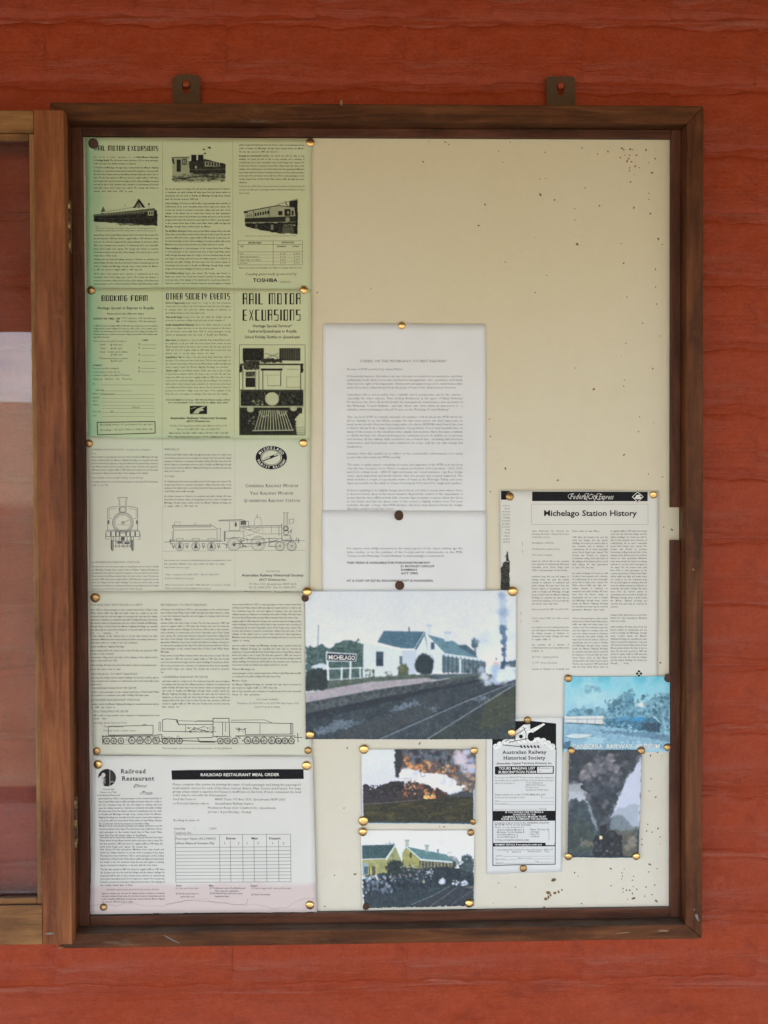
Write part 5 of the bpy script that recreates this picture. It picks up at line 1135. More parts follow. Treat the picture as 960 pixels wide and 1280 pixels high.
col3(617, 806, [(249, 26, .1), (686, 3, .4), (748, 13, .5)])
for i in range(13): k.text(words(2)[-9:], vx(92), vy(116 + i * 15.8), 2.1, 'reg', .8, 'r')
for a, b in ((158, 312), (158, 350), (150, 674), (151, 716)): k.line([(vx(a), vy(b - 8)), (vx(a), vy(b + 8))], .35)
k.build('printed_text', H, INKG); hd.build('heading', H, INK); wk.build('heading_lettering', H, WINK, 0.0002)
cv = Canvas((43, 340, 94, 552), 1.6); cv.poly([(43, 440), (62, 408), (92, 398), (92, 552), (43, 552)], (50, 50, 50), rough=4, col2=(95, 95, 95), tex=7)
cv.poly([(72, 402), (74, 372), (78, 352), (82, 352), (84, 374), (88, 402)], (70, 70, 70)); cv.line([(76, 368), (68, 380)], 3, (80, 80, 80)); cv.speckle(25, 3)
H.picture('picture', vx(43), vy(340), vx(92), vy(552), tone(cv.sample(24, 96), (0.70, 0.70, 0.665)))

# ---- society subscription flyer ---------------------------------------------------
FQ = Sheet('flyer', [(607.5, 893), (704, 894), (701.5, 1089.5), (608.5, 1092)], 0.0007, P_FORM,
           'narrow black and white subscription flyer with a boxed form below the printed page', 'flyer', 25, 0.0005, curl=0.0004)
wx = lambda c: 600 + c / 6.09; wy = lambda c: 890 + c / 6.095
k = Ink(); hd = Ink(); wk = Ink()
bd = Ink(); bd.poly([(wx(92), wy(78)), (wx(270), wy(68)), (wx(390), wy(66)), (wx(578), wy(86)), (wx(578), wy(285)), (wx(545), wy(258)), (wx(440), wy(205)), (wx(300), wy(205)), (wx(150), wy(240)), (wx(92), wy(285))])
sm = Ink()
r_ = random.Random(9)
for a, b, r in ((118, 262, 22), (150, 246, 24), (190, 232, 26), (440, 214, 24), (480, 222, 26), (515, 238, 24), (548, 262, 24), (400, 208, 22), (240, 224, 24), (300, 216, 26), (350, 214, 24)): sm.disc(wx(a), wy(b), r / 6.09, None, 14)
bd.build('black_ground', FQ, INK); bd = Ink(); bd.line([(wx(95), wy(270)), (wx(97), wy(1165)), (wx(570), wy(1156)), (wx(578), wy(275))], 1.0)
sm.poly([(wx(150), wy(240)), (wx(260), wy(160)), (wx(330), wy(95)), (wx(380), wy(92)), (wx(380), wy(130)), (wx(395), wy(140)), (wx(480), wy(84)), (wx(496), wy(92)), (wx(400), wy(158)), (wx(420), wy(200)), (wx(400), wy(230)), (wx(300), wy(240))])
top = Ink(); top.disc(wx(388), wy(186), 27 / 6.09, 34 / 6.09); top.disc(wx(310), wy(185), 2.4); top.line([(wx(190), wy(225)), (wx(350), wy(120))], .7); top.line([(wx(220), wy(228)), (wx(360), wy(200))], .9); top.line([(wx(265), wy(170)), (wx(265), wy(215))], .8); top.line([(wx(330), wy(110)), (wx(350), wy(160)), (wx(345), wy(215))], .6)
for i in range(6): top.poly([(wx(300 + i * 26), wy(255)), (wx(312 + i * 26), wy(250)), (wx(326 + i * 26), wy(272)), (wx(312 + i * 26), wy(272))])
top.line([(wx(170), wy(248)), (wx(300), wy(262))], .9)
hd.text('Australian Railway', wx(170), wy(317), 4.2, 'serifb', w=55, slope=-.006); hd.text('Historical Society', wx(177), wy(361), 4.4, 'serifb', w=52.5, slope=-.006); hd.text('(Australian Capital Territory Division) Inc.', wx(124), wy(397), 2.4, 'serifb', w=70, slope=-.006)
bd.build('form_border', FQ, INK); bd = Ink(); bd.poly([(wx(112), wy(418)), (wx(118), wy(412)), (wx(556), wy(408)), (wx(560), wy(412)), (wx(560), wy(464)), (wx(556), wy(468)), (wx(118), wy(474)), (wx(112), wy(468))])
nb_ = Ink(); nb_.poly([(wx(434), wy(416)), (wx(552), wy(413)), (wx(552), wy(461)), (wx(434), wy(463))]); nb_.build('number_box', FQ, P_FORM, 0.0002); wk.text('TOURS MAILING LIST', wx(142), wy(437), 3.2, 'bold', w=45.5, slope=-.006); wk.text('SUBSCRIPTION FORM', wx(138), wy(466), 3.2, 'bold', w=47.5, slope=-.006)
nt = Ink(); nt.text('Renewal', wx(444), wy(430), 1.8, 'reg', w=15); nt.text('No.', wx(446), wy(455), 1.8); nt.build('number_text', FQ, INKG, 0.0003)
for s_, xx, yy, w, f in (('To receive our ARHS ACT Division tours mailing list newsletters', 112, 503, 455, 'reg'), ('six months, please complete this form (in block letters) and return', 112, 524, 450, 'reg'), ('with your payment to:', 112, 545, 155, 'reg'), ('Tours Mailing List', 346, 543, 130, 'reg'), ('ARHS (ACT Division)', 346, 561, 150, 'reg'), ('PO Box 1515', 346, 580, 100, 'reg'), ('Queanbeyan NSW 2620', 346, 597, 172, 'reg'), ('Please include me on the TOURS MAILING LIST', 112, 634, 385, 'semi'), ('Enclosed is my subscription of $10', 112, 655, 228, 'reg'), ('$', 462, 653, 8, 'semi'), ('Name', 112, 682, 40, 'reg'), ('Postal Address', 112, 704, 104, 'reg'), ('Postcode', 450, 742, 56, 'reg')):
    k.text(s_, wx(xx), wy(yy), 2.1, f, w=w / 6.09)
for x0, x1, yy in ((475, 560, 653), (156, 560, 682), (220, 560, 704), (114, 440, 740)): k.line([(wx(x0), wy(yy)), (wx(x1), wy(yy - 2))], .25)
bd.build('heading_band', FQ, INK); bd = Ink(); bd.rect(wx(98), wy(752), wx(576), wy(828), -.004); bd.build('heading_band', FQ, INK)
for s_, yy, w in (('IF YOU WOULD LIKE TO MAKE A', 768, 290), ('DONATION TO THE', 786, 170), ('CANBERRA RAILWAY MUSEUM TRUST', 803, 330), ('PLEASE ALSO COMPLETE THIS SECTION:', 820, 352)): wk.text(s_, wx(336), wy(yy), 2.1, 'bold', 1, 'c', w=w / 6.09, slope=-.006)
for s_, xx, yy, w, f in (('Donations of $2 or more to the CANBERRA RAILWAY', 112, 848, 415, 'semi'), ('MUSEUM TRUST are tax deductible', 112, 863, 275, 'semi'), ('Please use my donation for:', 112, 882, 225, 'reg'), ('TOTAL DONATION ENCLOSED', 114, 980, 260, 'semi')): k.text(s_, wx(xx), wy(yy), 2.1, f, w=w / 6.09)
for i, (a, b) in enumerate((('- Canberra Railway Museum  $', '- Engine 1210 fund  $'), ('- Michelago Tourist Railway $', '- Carriages'), ('- Yass Railway Museum  $', '- Project 3112'), ('- Current ARHS appeal  $', '- Other'))):
    k.text(a, wx(116), wy(901 + i * 18), 2.1, 'semi', w=36 if i < 2 else 28); k.text(b, wx(372), wy(898 + i * 18), 2.1, 'semi', w=24 if i == 0 else 13)
k.line([(wx(522), wy(885)), (wx(524), wy(975))], .4)
bd = Ink(); bd.rect(wx(98), wy(995), wx(572), wy(1022), -.004); bd.build('heading_band', FQ, INK); nb_ = Ink(); nb_.rect(wx(498), wy(993), wx(566), wy(1012), -.002); nb_.build('number_box', FQ, P_FORM, 0.0002); wk.text('PAYMENT DETAILS: If not paying by credit card', wx(112), wy(1014), 2.0, 'bold', w=58.5, slope=-.004)
for s_, xx, yy, w in (('I enclose payment by cheque/money order made payable to ARHS ACT', 116, 1052, 440), ('or     Bankcard', 200, 1068, 110), ('Mastercard    Visa', 362, 1066, 164), ('Card No.', 116, 1098, 56), ('Expiry Date', 116, 1124, 78), ('Name on Card', 286, 1118, 104), ('Signature', 116, 1152, 64), ('Date', 420, 1144, 30)): k.text(s_, wx(xx), wy(yy), 2.1, w=w / 6.09)
for x0, x1, yy in ((176, 555, 1098), (198, 280, 1124), (395, 555, 1118), (184, 410, 1152), (455, 555, 1144)): k.line([(wx(x0), wy(yy)), (wx(x1), wy(yy - 3))], .25)
k.build('printed_text', FQ, INKG); hd.build('heading', FQ, INK); WFLY = mat_ink('flyer_white', (0.66, 0.675, 0.68)); wk.build('heading_lettering', FQ, WFLY, 0.0002)
sm.build('pale_smoke', FQ, WFLY, 0.0002); top.build('engine_drawing', FQ, INK, 0.0003)

# ------------------------------------------------------------------ colour photographs
# station with its name board
cv = Canvas((40, 28, 906, 638), 1.0)
cv.grad([28, 240, 380], [(205, 207, 216), (214, 214, 221), (220, 219, 226)])
cv.put(np.clip((cv.nz(120) - .45) * 1.2, 0, .5), (196, 200, 212))
cv.poly([(40, 262), (75, 262), (100, 248), (140, 262), (180, 240), (215, 228), (262, 232), (300, 262), (300, 400), (40, 400)], (62, 84, 82), rough=10, cell=16, col2=(96, 112, 104), tex=10)
cv.crowd(44, 252, 290, 330, 260, [(48, 68, 66), (84, 104, 92), (112, 128, 116), (60, 82, 78)], 5, 31); cv.line([(94, 168), (90, 330)], 3, (112, 124, 132)); cv.poly([(66, 334), (100, 326), (130, 332), (140, 346), (66, 348)], (196, 204, 212), rough=2)
cv.poly([(278, 234), (500, 266), (498, 374), (276, 386)], (205, 211, 218)); cv.poly([(438, 268), (500, 264), (496, 374), (438, 378)], (188, 197, 207))
cv.poly([(336, 238), (362, 193), (532, 196), (496, 266), (430, 264)], (76, 104, 118), col2=(88, 116, 128), tex=5); cv.poly([(274, 232), (440, 264), (500, 266), (500, 272), (440, 272), (274, 238)], (222, 225, 230))
cv.poly([(496, 266), (532, 200), (556, 270), (556, 360), (494, 374)], (206, 212, 220)); cv.line([(494, 268), (531, 202), (545, 272)], 6, (72, 98, 110)); cv.line([(488, 266), (529, 198)], 3, (220, 224, 230))
cv.poly([(532, 206), (612, 284), (602, 358), (556, 360)], (204, 211, 218)); cv.poly([(540, 208), (650, 236), (700, 270), (752, 304), (612, 284)], (98, 128, 138), col2=(112, 140, 150), tex=6); cv.line([(532, 206), (612, 286)], 5, (216, 222, 228)); cv.rect(556, 240, 570, 268, (64, 82, 96))
cv.rect(540, 168, 556, 208, (198, 206, 214)); cv.rect(537, 166, 559, 176, (182, 192, 202)); cv.rect(612, 198, 635, 236, (200, 206, 214)); cv.rect(609, 196, 638, 206, (178, 190, 200)); cv.line([(466, 178), (466, 194)], 4, (60, 70, 78))
cv.poly([(664, 252), (700, 250), (742, 282), (742, 300), (690, 272)], (82, 102, 112)); cv.ell(737, 244, 19, 22, (62, 80, 88), 1, .2, 7, 10); cv.line([(737, 262), (740, 298)], 5, (62, 80, 84))
cv.poly([(602, 290), (760, 310), (780, 316), (780, 370), (602, 362)], (116, 130, 134), col2=(92, 106, 112), tex=14); cv.poly([(604, 282), (780, 312), (780, 320), (604, 296)], (198, 208, 216))
for i in range(10): cv.line([(610 + i * 17, 292 + i * 2.5), (610 + i * 17, 366 - i * .4)], 4.5 - i * .2, (70, 86, 94))
cv.rect(672, 306, 680, 372, (204, 212, 218)); cv.crowd(690, 330, 780, 362, 20, [(60, 70, 80), (90, 90, 100), (140, 120, 120)], 7, 3, 1.8)
cv.rect(331, 278, 360, 337, (48, 60, 72)); cv.rect(334, 281, 357, 306, (66, 80, 92)); cv.rect(427, 296, 438, 330, (96, 108, 120))
cv.ell(530, 332, 40, 50, (44, 58, 62), 1, .12, 8, 12); cv.ell(442, 358, 25, 36, (96, 98, 78), 1, .2, 7, 10); cv.ell(436, 350, 14, 20, (120, 116, 84), .6, .4, 5, 8)
cv.crowd(288, 350, 326, 388, 30, [(86, 92, 70), (70, 80, 66), (140, 140, 110)], 6, 9); cv.crowd(368, 358, 396, 388, 16, [(86, 98, 72), (150, 150, 130)], 5, 11)
cv.poly([(276, 384), (498, 372), (790, 368), (790, 378), (560, 404), (40, 440), (40, 410)], (104, 110, 98), rough=3, col2=(80, 88, 78), tex=9)
cv.poly([(40, 446), (300, 402), (440, 392), (580, 382), (640, 388), (560, 402), (330, 434), (40, 486)], (176, 168, 172), col2=(160, 153, 158), tex=12)
cv.ell(580, 384, 45, 9, (66, 78, 84), .9, .4); cv.poly([(560, 372), (780, 366), (780, 374), (600, 388)], (92, 102, 104), .8)
cv.poly([(40, 372), (60, 350), (100, 346), (130, 356), (138, 390), (128, 426), (40, 440)], (38, 48, 52), rough=7, cell=10, col2=(56, 66, 64), tex=6)
W_ = (214, 218, 222)
cv.line([(130, 280), (134, 392)], 9, W_); cv.line([(226, 312), (224, 388)], 8, W_); cv.line([(190, 345), (188, 392)], 8, W_); cv.line([(265, 342), (265, 386)], 6, W_); cv.line([(112, 348), (274, 344)], 5, W_); cv.line([(134, 394), (274, 384)], 4, (186, 192, 194))
cv.poly([(124, 278), (250, 286), (250, 318), (124, 318)], W_); cv.poly([(130, 284), (247, 290), (246, 315), (130, 313)], (38, 42, 58))
cv.poly([(40, 486), (330, 434), (560, 402), (790, 372), (906, 366), (906, 638), (40, 638)], (52, 60, 66), col2=(74, 78, 80), tex=16)
cv.poly([(40, 488), (330, 434), (560, 402), (780, 374), (780, 386), (560, 424), (330, 470), (40, 532)], (96, 98, 96), rough=3, col2=(62, 66, 70), tex=10); cv.poly([(40, 500), (330, 448), (330, 470), (40, 528)], (118, 118, 114), .6, rough=5, col2=(78, 82, 84), tex=12)
cv.poly([(40, 532), (330, 470), (780, 388), (780, 396), (400, 480), (40, 566)], (44, 48, 58), .85, rough=4)
cv.poly([(200, 600), (420, 520), (620, 470), (560, 540), (300, 638), (160, 638)], (80, 80, 80), .8, rough=10, col2=(66, 70, 72), tex=9)
cv.poly([(640, 560), (906, 440), (906, 638), (560, 638)], (72, 74, 64), .75, rough=12, col2=(56, 62, 62), tex=14); cv.poly([(780, 470), (906, 420), (906, 560), (760, 600)], (84, 82, 62), .6, rough=12)
for P_ in ([(70, 600), (180, 556), (290, 562), (180, 600), (90, 622)], [(400, 505), (480, 478), (530, 488), (450, 512), (380, 530)], [(720, 470), (770, 460), (800, 470), (760, 486)], [(530, 508), (600, 505), (570, 524)]): cv.poly(P_, (140, 150, 158), .8, rough=8, cell=8, col2=(92, 100, 108), tex=4)
cv.crowd(60, 500, 900, 634, 700, [(96, 104, 110), (44, 50, 58), (120, 124, 126), (60, 66, 70)], 4, 33, .5); cv.line([(345, 636), (700, 482), (906, 402)], 4.5, (140, 146, 154), .9); cv.line([(540, 636), (760, 500), (906, 410)], 4.5, (150, 154, 160), .9); cv.line([(330, 636), (690, 480), (906, 396)], 4, (44, 46, 54), .7)
cv.puff([(800, 380, 40), (850, 360, 30), (880, 350, 25), (830, 350, 50)], 26, [(196, 208, 222), (220, 226, 234), (168, 184, 204)], 5, 60)
cv.puff([(790, 250, 40), (820, 180, 40), (850, 110, 30), (880, 200, 25)], 44, [(208, 214, 224), (190, 200, 214), (216, 220, 228)], 8, 36, .9, .5)
cv.poly([(842, 180), (862, 178), (866, 230), (860, 262), (864, 300), (862, 345), (850, 345), (853, 300), (848, 260), (850, 225), (840, 205)], (96, 118, 140), .85, rough=6, cell=9, col2=(78, 98, 122), tex=12); cv.poly([(840, 60), (866, 40), (868, 130), (858, 180), (840, 178), (836, 120)], (168, 184, 202), .7, rough=8, cell=12)
cv.blur(1); cv.puff([(852, 200, 5), (855, 240, 6), (856, 290, 4), (852, 180, 8)], 11, [(98, 122, 144), (86, 108, 130)], 9, 34, .6, .6); cv.puff([(848, 120, 12), (850, 50, 16)], 18, [(150, 168, 188)], 12, 20, .8, .5); cv.puff([(856, 320, 4), (854, 270, 4)], 7, [(70, 88, 108)], 13, 22, .6, .8)
cv.rect(842, 320, 860, 350, (70, 84, 98), .9, rough=2); cv.ell(824, 326, 15, 9, (214, 178, 172), .9, .6, 4, 8); cv.ell(824, 308, 5, 5, (120, 130, 140), .9, .5); cv.poly([(862, 322), (906, 314), (906, 340), (862, 344)], (74, 90, 96), .9, rough=4); cv.puff([(880, 370, 22)], 20, [(206, 214, 226)], 15, 14)
cv.grain(0.6, 6, 7); cv.c *= np.array((0.93, 1.0, 1.05)) ** np.clip((170 - cv.c.mean(-1, keepdims=True)) / 80, 0, 1.4)
G1 = Sheet('photograph', [(382, 738.5), (644, 737.5), (643.5, 922.5), (382.5, 922.5)], 0.0056, M_PRINT,
           'largest colour photograph, of a white station building with a name board', 'photograph', 28, 0.0007, colors=albedo(cv.sample(330, 232)), group='pinned colour photographs', curl=0.0012)
wk = Ink(); ax_ = lambda c: 370 + c / 3.31; ay_ = lambda c: 730 + c / 3.31
wk.text('MICHELAGO', ax_(135), ay_(308.5), 5.2, 'bold', w=33, slope=.022); wk.build('name_board_lettering', G1, WINK, 0.0004)

# train behind trees, blue-green cast
cv = Canvas((68, 48, 760, 534), 1.0)
cv.grad([48, 110, 200, 300], [(100, 178, 196), (130, 192, 204), (152, 196, 206), (150, 186, 200)])
cv.put(np.clip((cv.nz(70) - .4) * 2, 0, .6), (164, 200, 208)); cv.puff([(160, 180, 60), (250, 150, 60), (330, 210, 50)], 50, [(160, 196, 204), (176, 206, 212)], 3, 30, .9, .6)
cv.poly([(75, 300), (120, 270), (200, 262), (260, 250), (330, 262), (380, 210), (440, 160), (500, 140), (524, 200), (530, 260), (600, 240), (640, 180), (700, 165), (757, 150), (757, 420), (320, 370), (75, 330)], (96, 140, 158), rough=22, cell=24, col2=(136, 174, 186), tex=14)
cv.ell(412, 220, 38, 24, (84, 120, 134), .9, .4, 10, 14); cv.ell(490, 190, 36, 50, (104, 150, 168), .8, .4, 12, 14); cv.ell(690, 230, 70, 56, (112, 154, 166), .8, .4, 18, 16); cv.crowd(560, 160, 757, 400, 120, [(80, 120, 140), (150, 184, 192), (118, 156, 170), (66, 104, 124)], 13, 5); cv.crowd(330, 200, 560, 320, 80, [(84, 126, 146), (140, 176, 188), (70, 110, 130)], 12, 6); cv.ell(230, 274, 36, 20, (78, 112, 128), .8, .5, 9, 12); cv.crowd(200, 110, 300, 150, 10, [(124, 166, 180)], 18, 8)
cv.ell(560, 232, 46, 20, (214, 214, 210), .9, .7, 10, 16)
cv.poly([(75, 306), (326, 302), (326, 358), (75, 344)], (206, 206, 204)); 
for xx in (156, 218, 270): cv.line([(xx, 314), (xx, 352)], 3, (120, 140, 148))
cv.line([(75, 322), (320, 324)], 5, (160, 170, 174)); cv.line([(75, 308), (326, 304)], 4, (226, 222, 214)); cv.line([(75, 346), (330, 360)], 6, (60, 84, 98)); cv.rect(318, 304, 328, 356, (190, 176, 160))
cv.poly([(326, 320), (640, 310), (690, 350), (690, 410), (560, 400), (330, 366)], (64, 104, 128), rough=8, col2=(96, 140, 160), tex=9); cv.poly([(396, 318), (480, 302), (480, 330), (400, 340)], (84, 150, 184), .7); cv.rect(500, 312, 586, 336, (62, 148, 190), .85); cv.poly([(560, 350), (680, 344), (684, 408), (580, 400)], (40, 62, 80), .9, rough=8, col2=(70, 98, 116), tex=6); cv.crowd(340, 350, 500, 390, 40, [(130, 180, 196), (60, 100, 120), (180, 204, 210)], 8, 2)
cv.line([(636, 296), (690, 350)], 4, (206, 214, 214)); cv.line([(704, 280), (716, 380)], 3, (170, 196, 204))
cv.poly([(68, 346), (340, 372), (560, 408), (757, 420), (757, 534), (68, 534)], (128, 164, 182), rough=4, col2=(150, 182, 196), tex=14); cv.poly([(240, 392), (560, 404), (757, 424), (757, 470), (560, 440), (330, 410)], (88, 120, 142), .8, rough=8, col2=(112, 146, 164), tex=10)
cv.ell(170, 432, 92, 16, (200, 208, 206), 1, .15); cv.line([(84, 440), (160, 450), (262, 430)], 4, (96, 130, 146)); cv.poly([(68, 470), (110, 462), (120, 510), (68, 520)], (70, 104, 124), .9, rough=8); cv.poly([(230, 450), (320, 430), (330, 480), (200, 490)], (166, 196, 206), .8, rough=10)
cv.rect(68, 512, 750, 534, (164, 200, 212), .8); cv.crowd(340, 470, 740, 530, 60, [(120, 164, 184), (170, 200, 210)], 18, 12, .5); cv.grain(1.3, 7, 10)
G2 = Sheet('photograph', [(705, 845), (838, 844.5), (837.5, 938.5), (703.5, 938.5)], 0.0040, M_PRINT,
           'blue tinted photograph of a train among trees beside the right edge of the board', 'photograph', 31, 0.0005, colors=albedo(cv.sample(172, 122)), group='pinned colour photographs', curl=0.0008)
wk = Ink(); bx_ = lambda c: 690 + c / 5.12; by_ = lambda c: 835 + c / 5.12
wk.text('CANBERRA  RAILWAY  MUSEUM', bx_(122), by_(510), 5.4, 'bold', w=(684 - 122) / 5.12, slope=-.004); wk.build('title_lettering', G2, WINK, 0.0005)

# engine head on under a column of smoke
cv = Canvas((95, 512, 568, 1205), 1.0)
cv.grad([512, 760, 840, 1205], [(96, 104, 112), (110, 118, 126), (98, 108, 114), (62, 70, 74)])
cv.poly([(568, 560), (530, 600), (500, 660), (468, 700), (440, 780), (390, 880), (380, 940), (460, 930), (500, 990), (548, 1010), (568, 1000)], (190, 193, 206), rough=8, cell=30); cv.put(cv.mask_poly([(380, 900), (568, 860), (568, 1010), (470, 1060), (370, 1030)], 16, 30), (150, 160, 168), .6)
cv.poly([(95, 730), (180, 720), (225, 770), (222, 850), (140, 838), (95, 860)], (160, 163, 166), rough=12, cell=30); cv.poly([(95, 780), (225, 790), (222, 850), (95, 850)], (186, 188, 196), .7, rough=14)
cv.poly([(95, 850), (140, 835), (200, 840), (240, 900), (270, 980), (300, 1060), (300, 1205), (95, 1205)], (62, 74, 82), rough=14, cell=26, col2=(84, 96, 100), tex=22); cv.poly([(225, 850), (262, 930), (300, 1010), (290, 1040), (250, 960), (226, 880)], (150, 158, 166), .8, rough=6)
cv.poly([(95, 990), (200, 960), (280, 1040), (270, 1160), (95, 1180)], (82, 92, 82), .6, rough=18, col2=(60, 70, 68), tex=20); cv.poly([(180, 1080), (262, 1100), (262, 1140), (190, 1120)], (150, 140, 116), .5, rough=14)
cv.poly([(400, 1020), (470, 1040), (548, 1010), (548, 1205), (380, 1205)], (84, 88, 84), .9, rough=14, col2=(110, 106, 96), tex=24); cv.poly([(468, 1130), (548, 1050), (548, 1120), (480, 1165)], (156, 146, 132), .6, rough=14)
cv.blur(5); cv.poly([(95, 512), (560, 512), (540, 590), (480, 670), (450, 740), (400, 860), (360, 960), (352, 1060), (304, 1060), (300, 1010), (250, 900), (218, 800), (175, 720), (95, 730)], (76, 82, 90), rough=20, cell=36, col2=(58, 64, 72), tex=30)
cv.puff([(240, 640, 40), (320, 620, 50), (390, 630, 26), (200, 670, 24)], 30, [(164, 154, 152), (184, 172, 168), (132, 128, 132), (110, 110, 118)], 4, 50, .6, .7); cv.puff([(366, 566, 18)], 24, [(172, 160, 158), (150, 142, 144)], 6, 12, .6, .8)
cv.puff([(320, 740, 60), (330, 820, 60), (320, 900, 40), (330, 980, 20)], 34, [(62, 68, 76), (80, 86, 94), (50, 56, 64), (94, 98, 106)], 7, 80, .7, .6); cv.puff([(280, 690, 80), (400, 700, 40)], 28, [(92, 96, 104), (70, 76, 84), (112, 114, 120)], 9, 40, .7, .6)
cv.blur(2); cv.puff([(230, 800, 30), (330, 700, 60), (300, 600, 60), (420, 590, 50), (360, 860, 40)], 22, [(120, 120, 126), (58, 62, 70), (98, 102, 110), (142, 138, 140)], 17, 60, .8, .5); cv.poly([(308, 1000), (352, 990), (348, 1060), (306, 1060)], (44, 48, 54), .9, rough=4); cv.poly([(272, 1060), (380, 1050), (450, 1056), (460, 1205), (262, 1205)], (52, 56, 62), .9, rough=8, col2=(40, 44, 50), tex=14); cv.ell(384, 1056, 40, 32, (44, 50, 56), 1, .1); cv.ell(384, 1056, 30, 24, (62, 70, 76), .8, .3); cv.line([(345, 1050), (360, 1030), (400, 1026), (420, 1044)], 4, (120, 128, 134), .6)
cv.rect(304, 1064, 324, 1086, (232, 206, 156)); cv.rect(308, 1068, 320, 1082, (250, 232, 190)); cv.crowd(250, 1150, 370, 1168, 16, [(130, 138, 148), (96, 104, 112)], 9, 3, .5); cv.crowd(270, 1090, 440, 1190, 30, [(74, 80, 86), (36, 40, 46)], 14, 4)
cv.rect(95, 1192, 568, 1205, (46, 66, 84), .7); cv.grain(1.3, 8, 8)
G3 = Sheet('photograph', [(710.2, 935.5), (801, 936), (796.5, 1070), (708, 1069.5)], 0.0058, M_PRINT,
           'upright photograph of an engine head on beneath a dark column of smoke', 'photograph', 34, 0.0006, colors=albedo(cv.sample(120, 174)), group='pinned colour photographs', curl=0.001)

# engine with fiery smoke at dusk
cv = Canvas((62, 60, 876, 590), 1.0)
cv.grad([60, 330], [(212, 213, 224), (206, 206, 216)])
cv.poly([(300, 60), (876, 60), (876, 360), (800, 352), (740, 300), (560, 236), (470, 220), (380, 196), (345, 210), (330, 262), (308, 262), (310, 200), (296, 150), (305, 110)], (70, 76, 84), rough=12, cell=22, col2=(110, 96, 92), tex=26)
cv.puff([(420, 90, 40), (470, 130, 50), (560, 90, 40), (640, 110, 40), (690, 150, 30)], 30, [(56, 62, 70), (84, 86, 92), (120, 120, 126), (46, 50, 58), (96, 116, 130)], 3, 80, .6, .75)
cv.puff([(380, 140, 14), (400, 180, 24), (480, 190, 40), (560, 200, 40), (640, 215, 40), (700, 220, 30)], 20, [(214, 152, 98), (190, 122, 78), (230, 180, 124), (120, 86, 74), (90, 78, 76)], 5, 90, .6, .75)
cv.puff([(760, 120, 40), (820, 110, 40), (790, 180, 40), (840, 200, 24)], 34, [(196, 190, 204), (210, 196, 198), (150, 166, 196), (214, 180, 164), (176, 182, 204)], 7, 60, .7, .7)
cv.puff([(760, 270, 30), (820, 290, 34), (840, 250, 20), (820, 330, 24)], 24, [(110, 100, 98), (150, 128, 112), (92, 96, 92), (196, 160, 130)], 9, 50, .6, .75)
cv.poly([(306, 62), (350, 62), (360, 130), (340, 200), (330, 262), (312, 262), (308, 200), (298, 150)], (50, 54, 60), .9, rough=8, cell=14)
cv.poly([(336, 230), (350, 204), (400, 204), (470, 222), (540, 240), (660, 240), (720, 276), (750, 312), (812, 316), (780, 340), (700, 362), (620, 350), (520, 318), (440, 290), (340, 286)], (224, 222, 228), rough=9, cell=26)
cv.puff([(380, 230, 20), (440, 246, 20), (540, 268, 24), (640, 280, 26), (700, 310, 24), (420, 262, 20)], 30, [(226, 224, 230), (214, 212, 220), (204, 202, 212)], 21, 50, .5, .8); cv.blur(2)
for q in range(24):
    r0 = random.Random(q); a, b = r0.uniform(400, 840), r0.uniform(70, 250); cv.line([(a + 16 * math.cos(t_), b + 13 * math.sin(t_)) for t_ in np.linspace(0, 4, 9)], 4, r0.choice([(188, 190, 204), (60, 70, 84), (214, 160, 126), (130, 150, 170)]), .5)
cv.poly([(62, 340), (150, 345), (190, 330), (230, 305), (330, 285), (370, 300), (440, 285), (520, 320), (620, 350), (690, 385), (760, 365), (862, 356), (876, 590), (62, 590)], (52, 50, 56), rough=12, cell=20, col2=(74, 66, 64), tex=14)
cv.ell(92, 330, 28, 22, (54, 50, 60), 1, .2, 8, 10); cv.poly([(62, 350), (130, 352), (180, 336), (200, 350), (300, 360), (300, 430), (62, 430)], (58, 56, 62), 1, rough=10); cv.puff([(280, 340, 50), (340, 330, 30), (230, 350, 30)], 22, [(44, 44, 52), (62, 60, 62), (50, 48, 50)], 6, 40, .5, .8)
cv.crowd(80, 320, 350, 400, 240, [(40, 42, 50), (66, 62, 66), (84, 74, 74), (34, 36, 44)], 7, 35); cv.rect(366, 270, 378, 330, (196, 192, 190), .8, rough=4); cv.line([(330, 270), (420, 268)], 4, (150, 150, 160), .7); cv.puff([(400, 340, 30), (450, 350, 30), (420, 300, 20)], 12, [(220, 190, 160), (200, 140, 100), (90, 70, 66), (160, 110, 84), (60, 56, 60)], 11, 46, .6, .75)
cv.puff([(550, 380, 36), (560, 400, 26), (530, 410, 20)], 16, [(232, 176, 104), (244, 206, 140), (204, 130, 78), (248, 224, 170)], 13, 50, .6, .8); cv.puff([(380, 380, 26), (480, 330, 24)], 14, [(150, 100, 78), (180, 120, 92)], 14, 24, .7, .6)
cv.poly([(600, 330), (690, 385), (640, 420), (600, 400)], (70, 54, 52), .8, rough=8); cv.poly([(690, 384), (760, 362), (862, 366), (862, 400), (700, 400)], (72, 80, 88), .8, rough=8)
cv.poly([(75, 456), (300, 440), (500, 416), (860, 392), (860, 590), (75, 590)], (48, 52, 48), 1, rough=4, col2=(66, 64, 50), tex=18)
cv.put(np.clip((vnoise(cv.w, cv.h, 30, 77, (3.5, .5)) - .52) * 5, 0, 1) * cv.mask_poly([(75, 470), (500, 425), (860, 395), (860, 575), (75, 575)]), (106, 94, 58), .5)
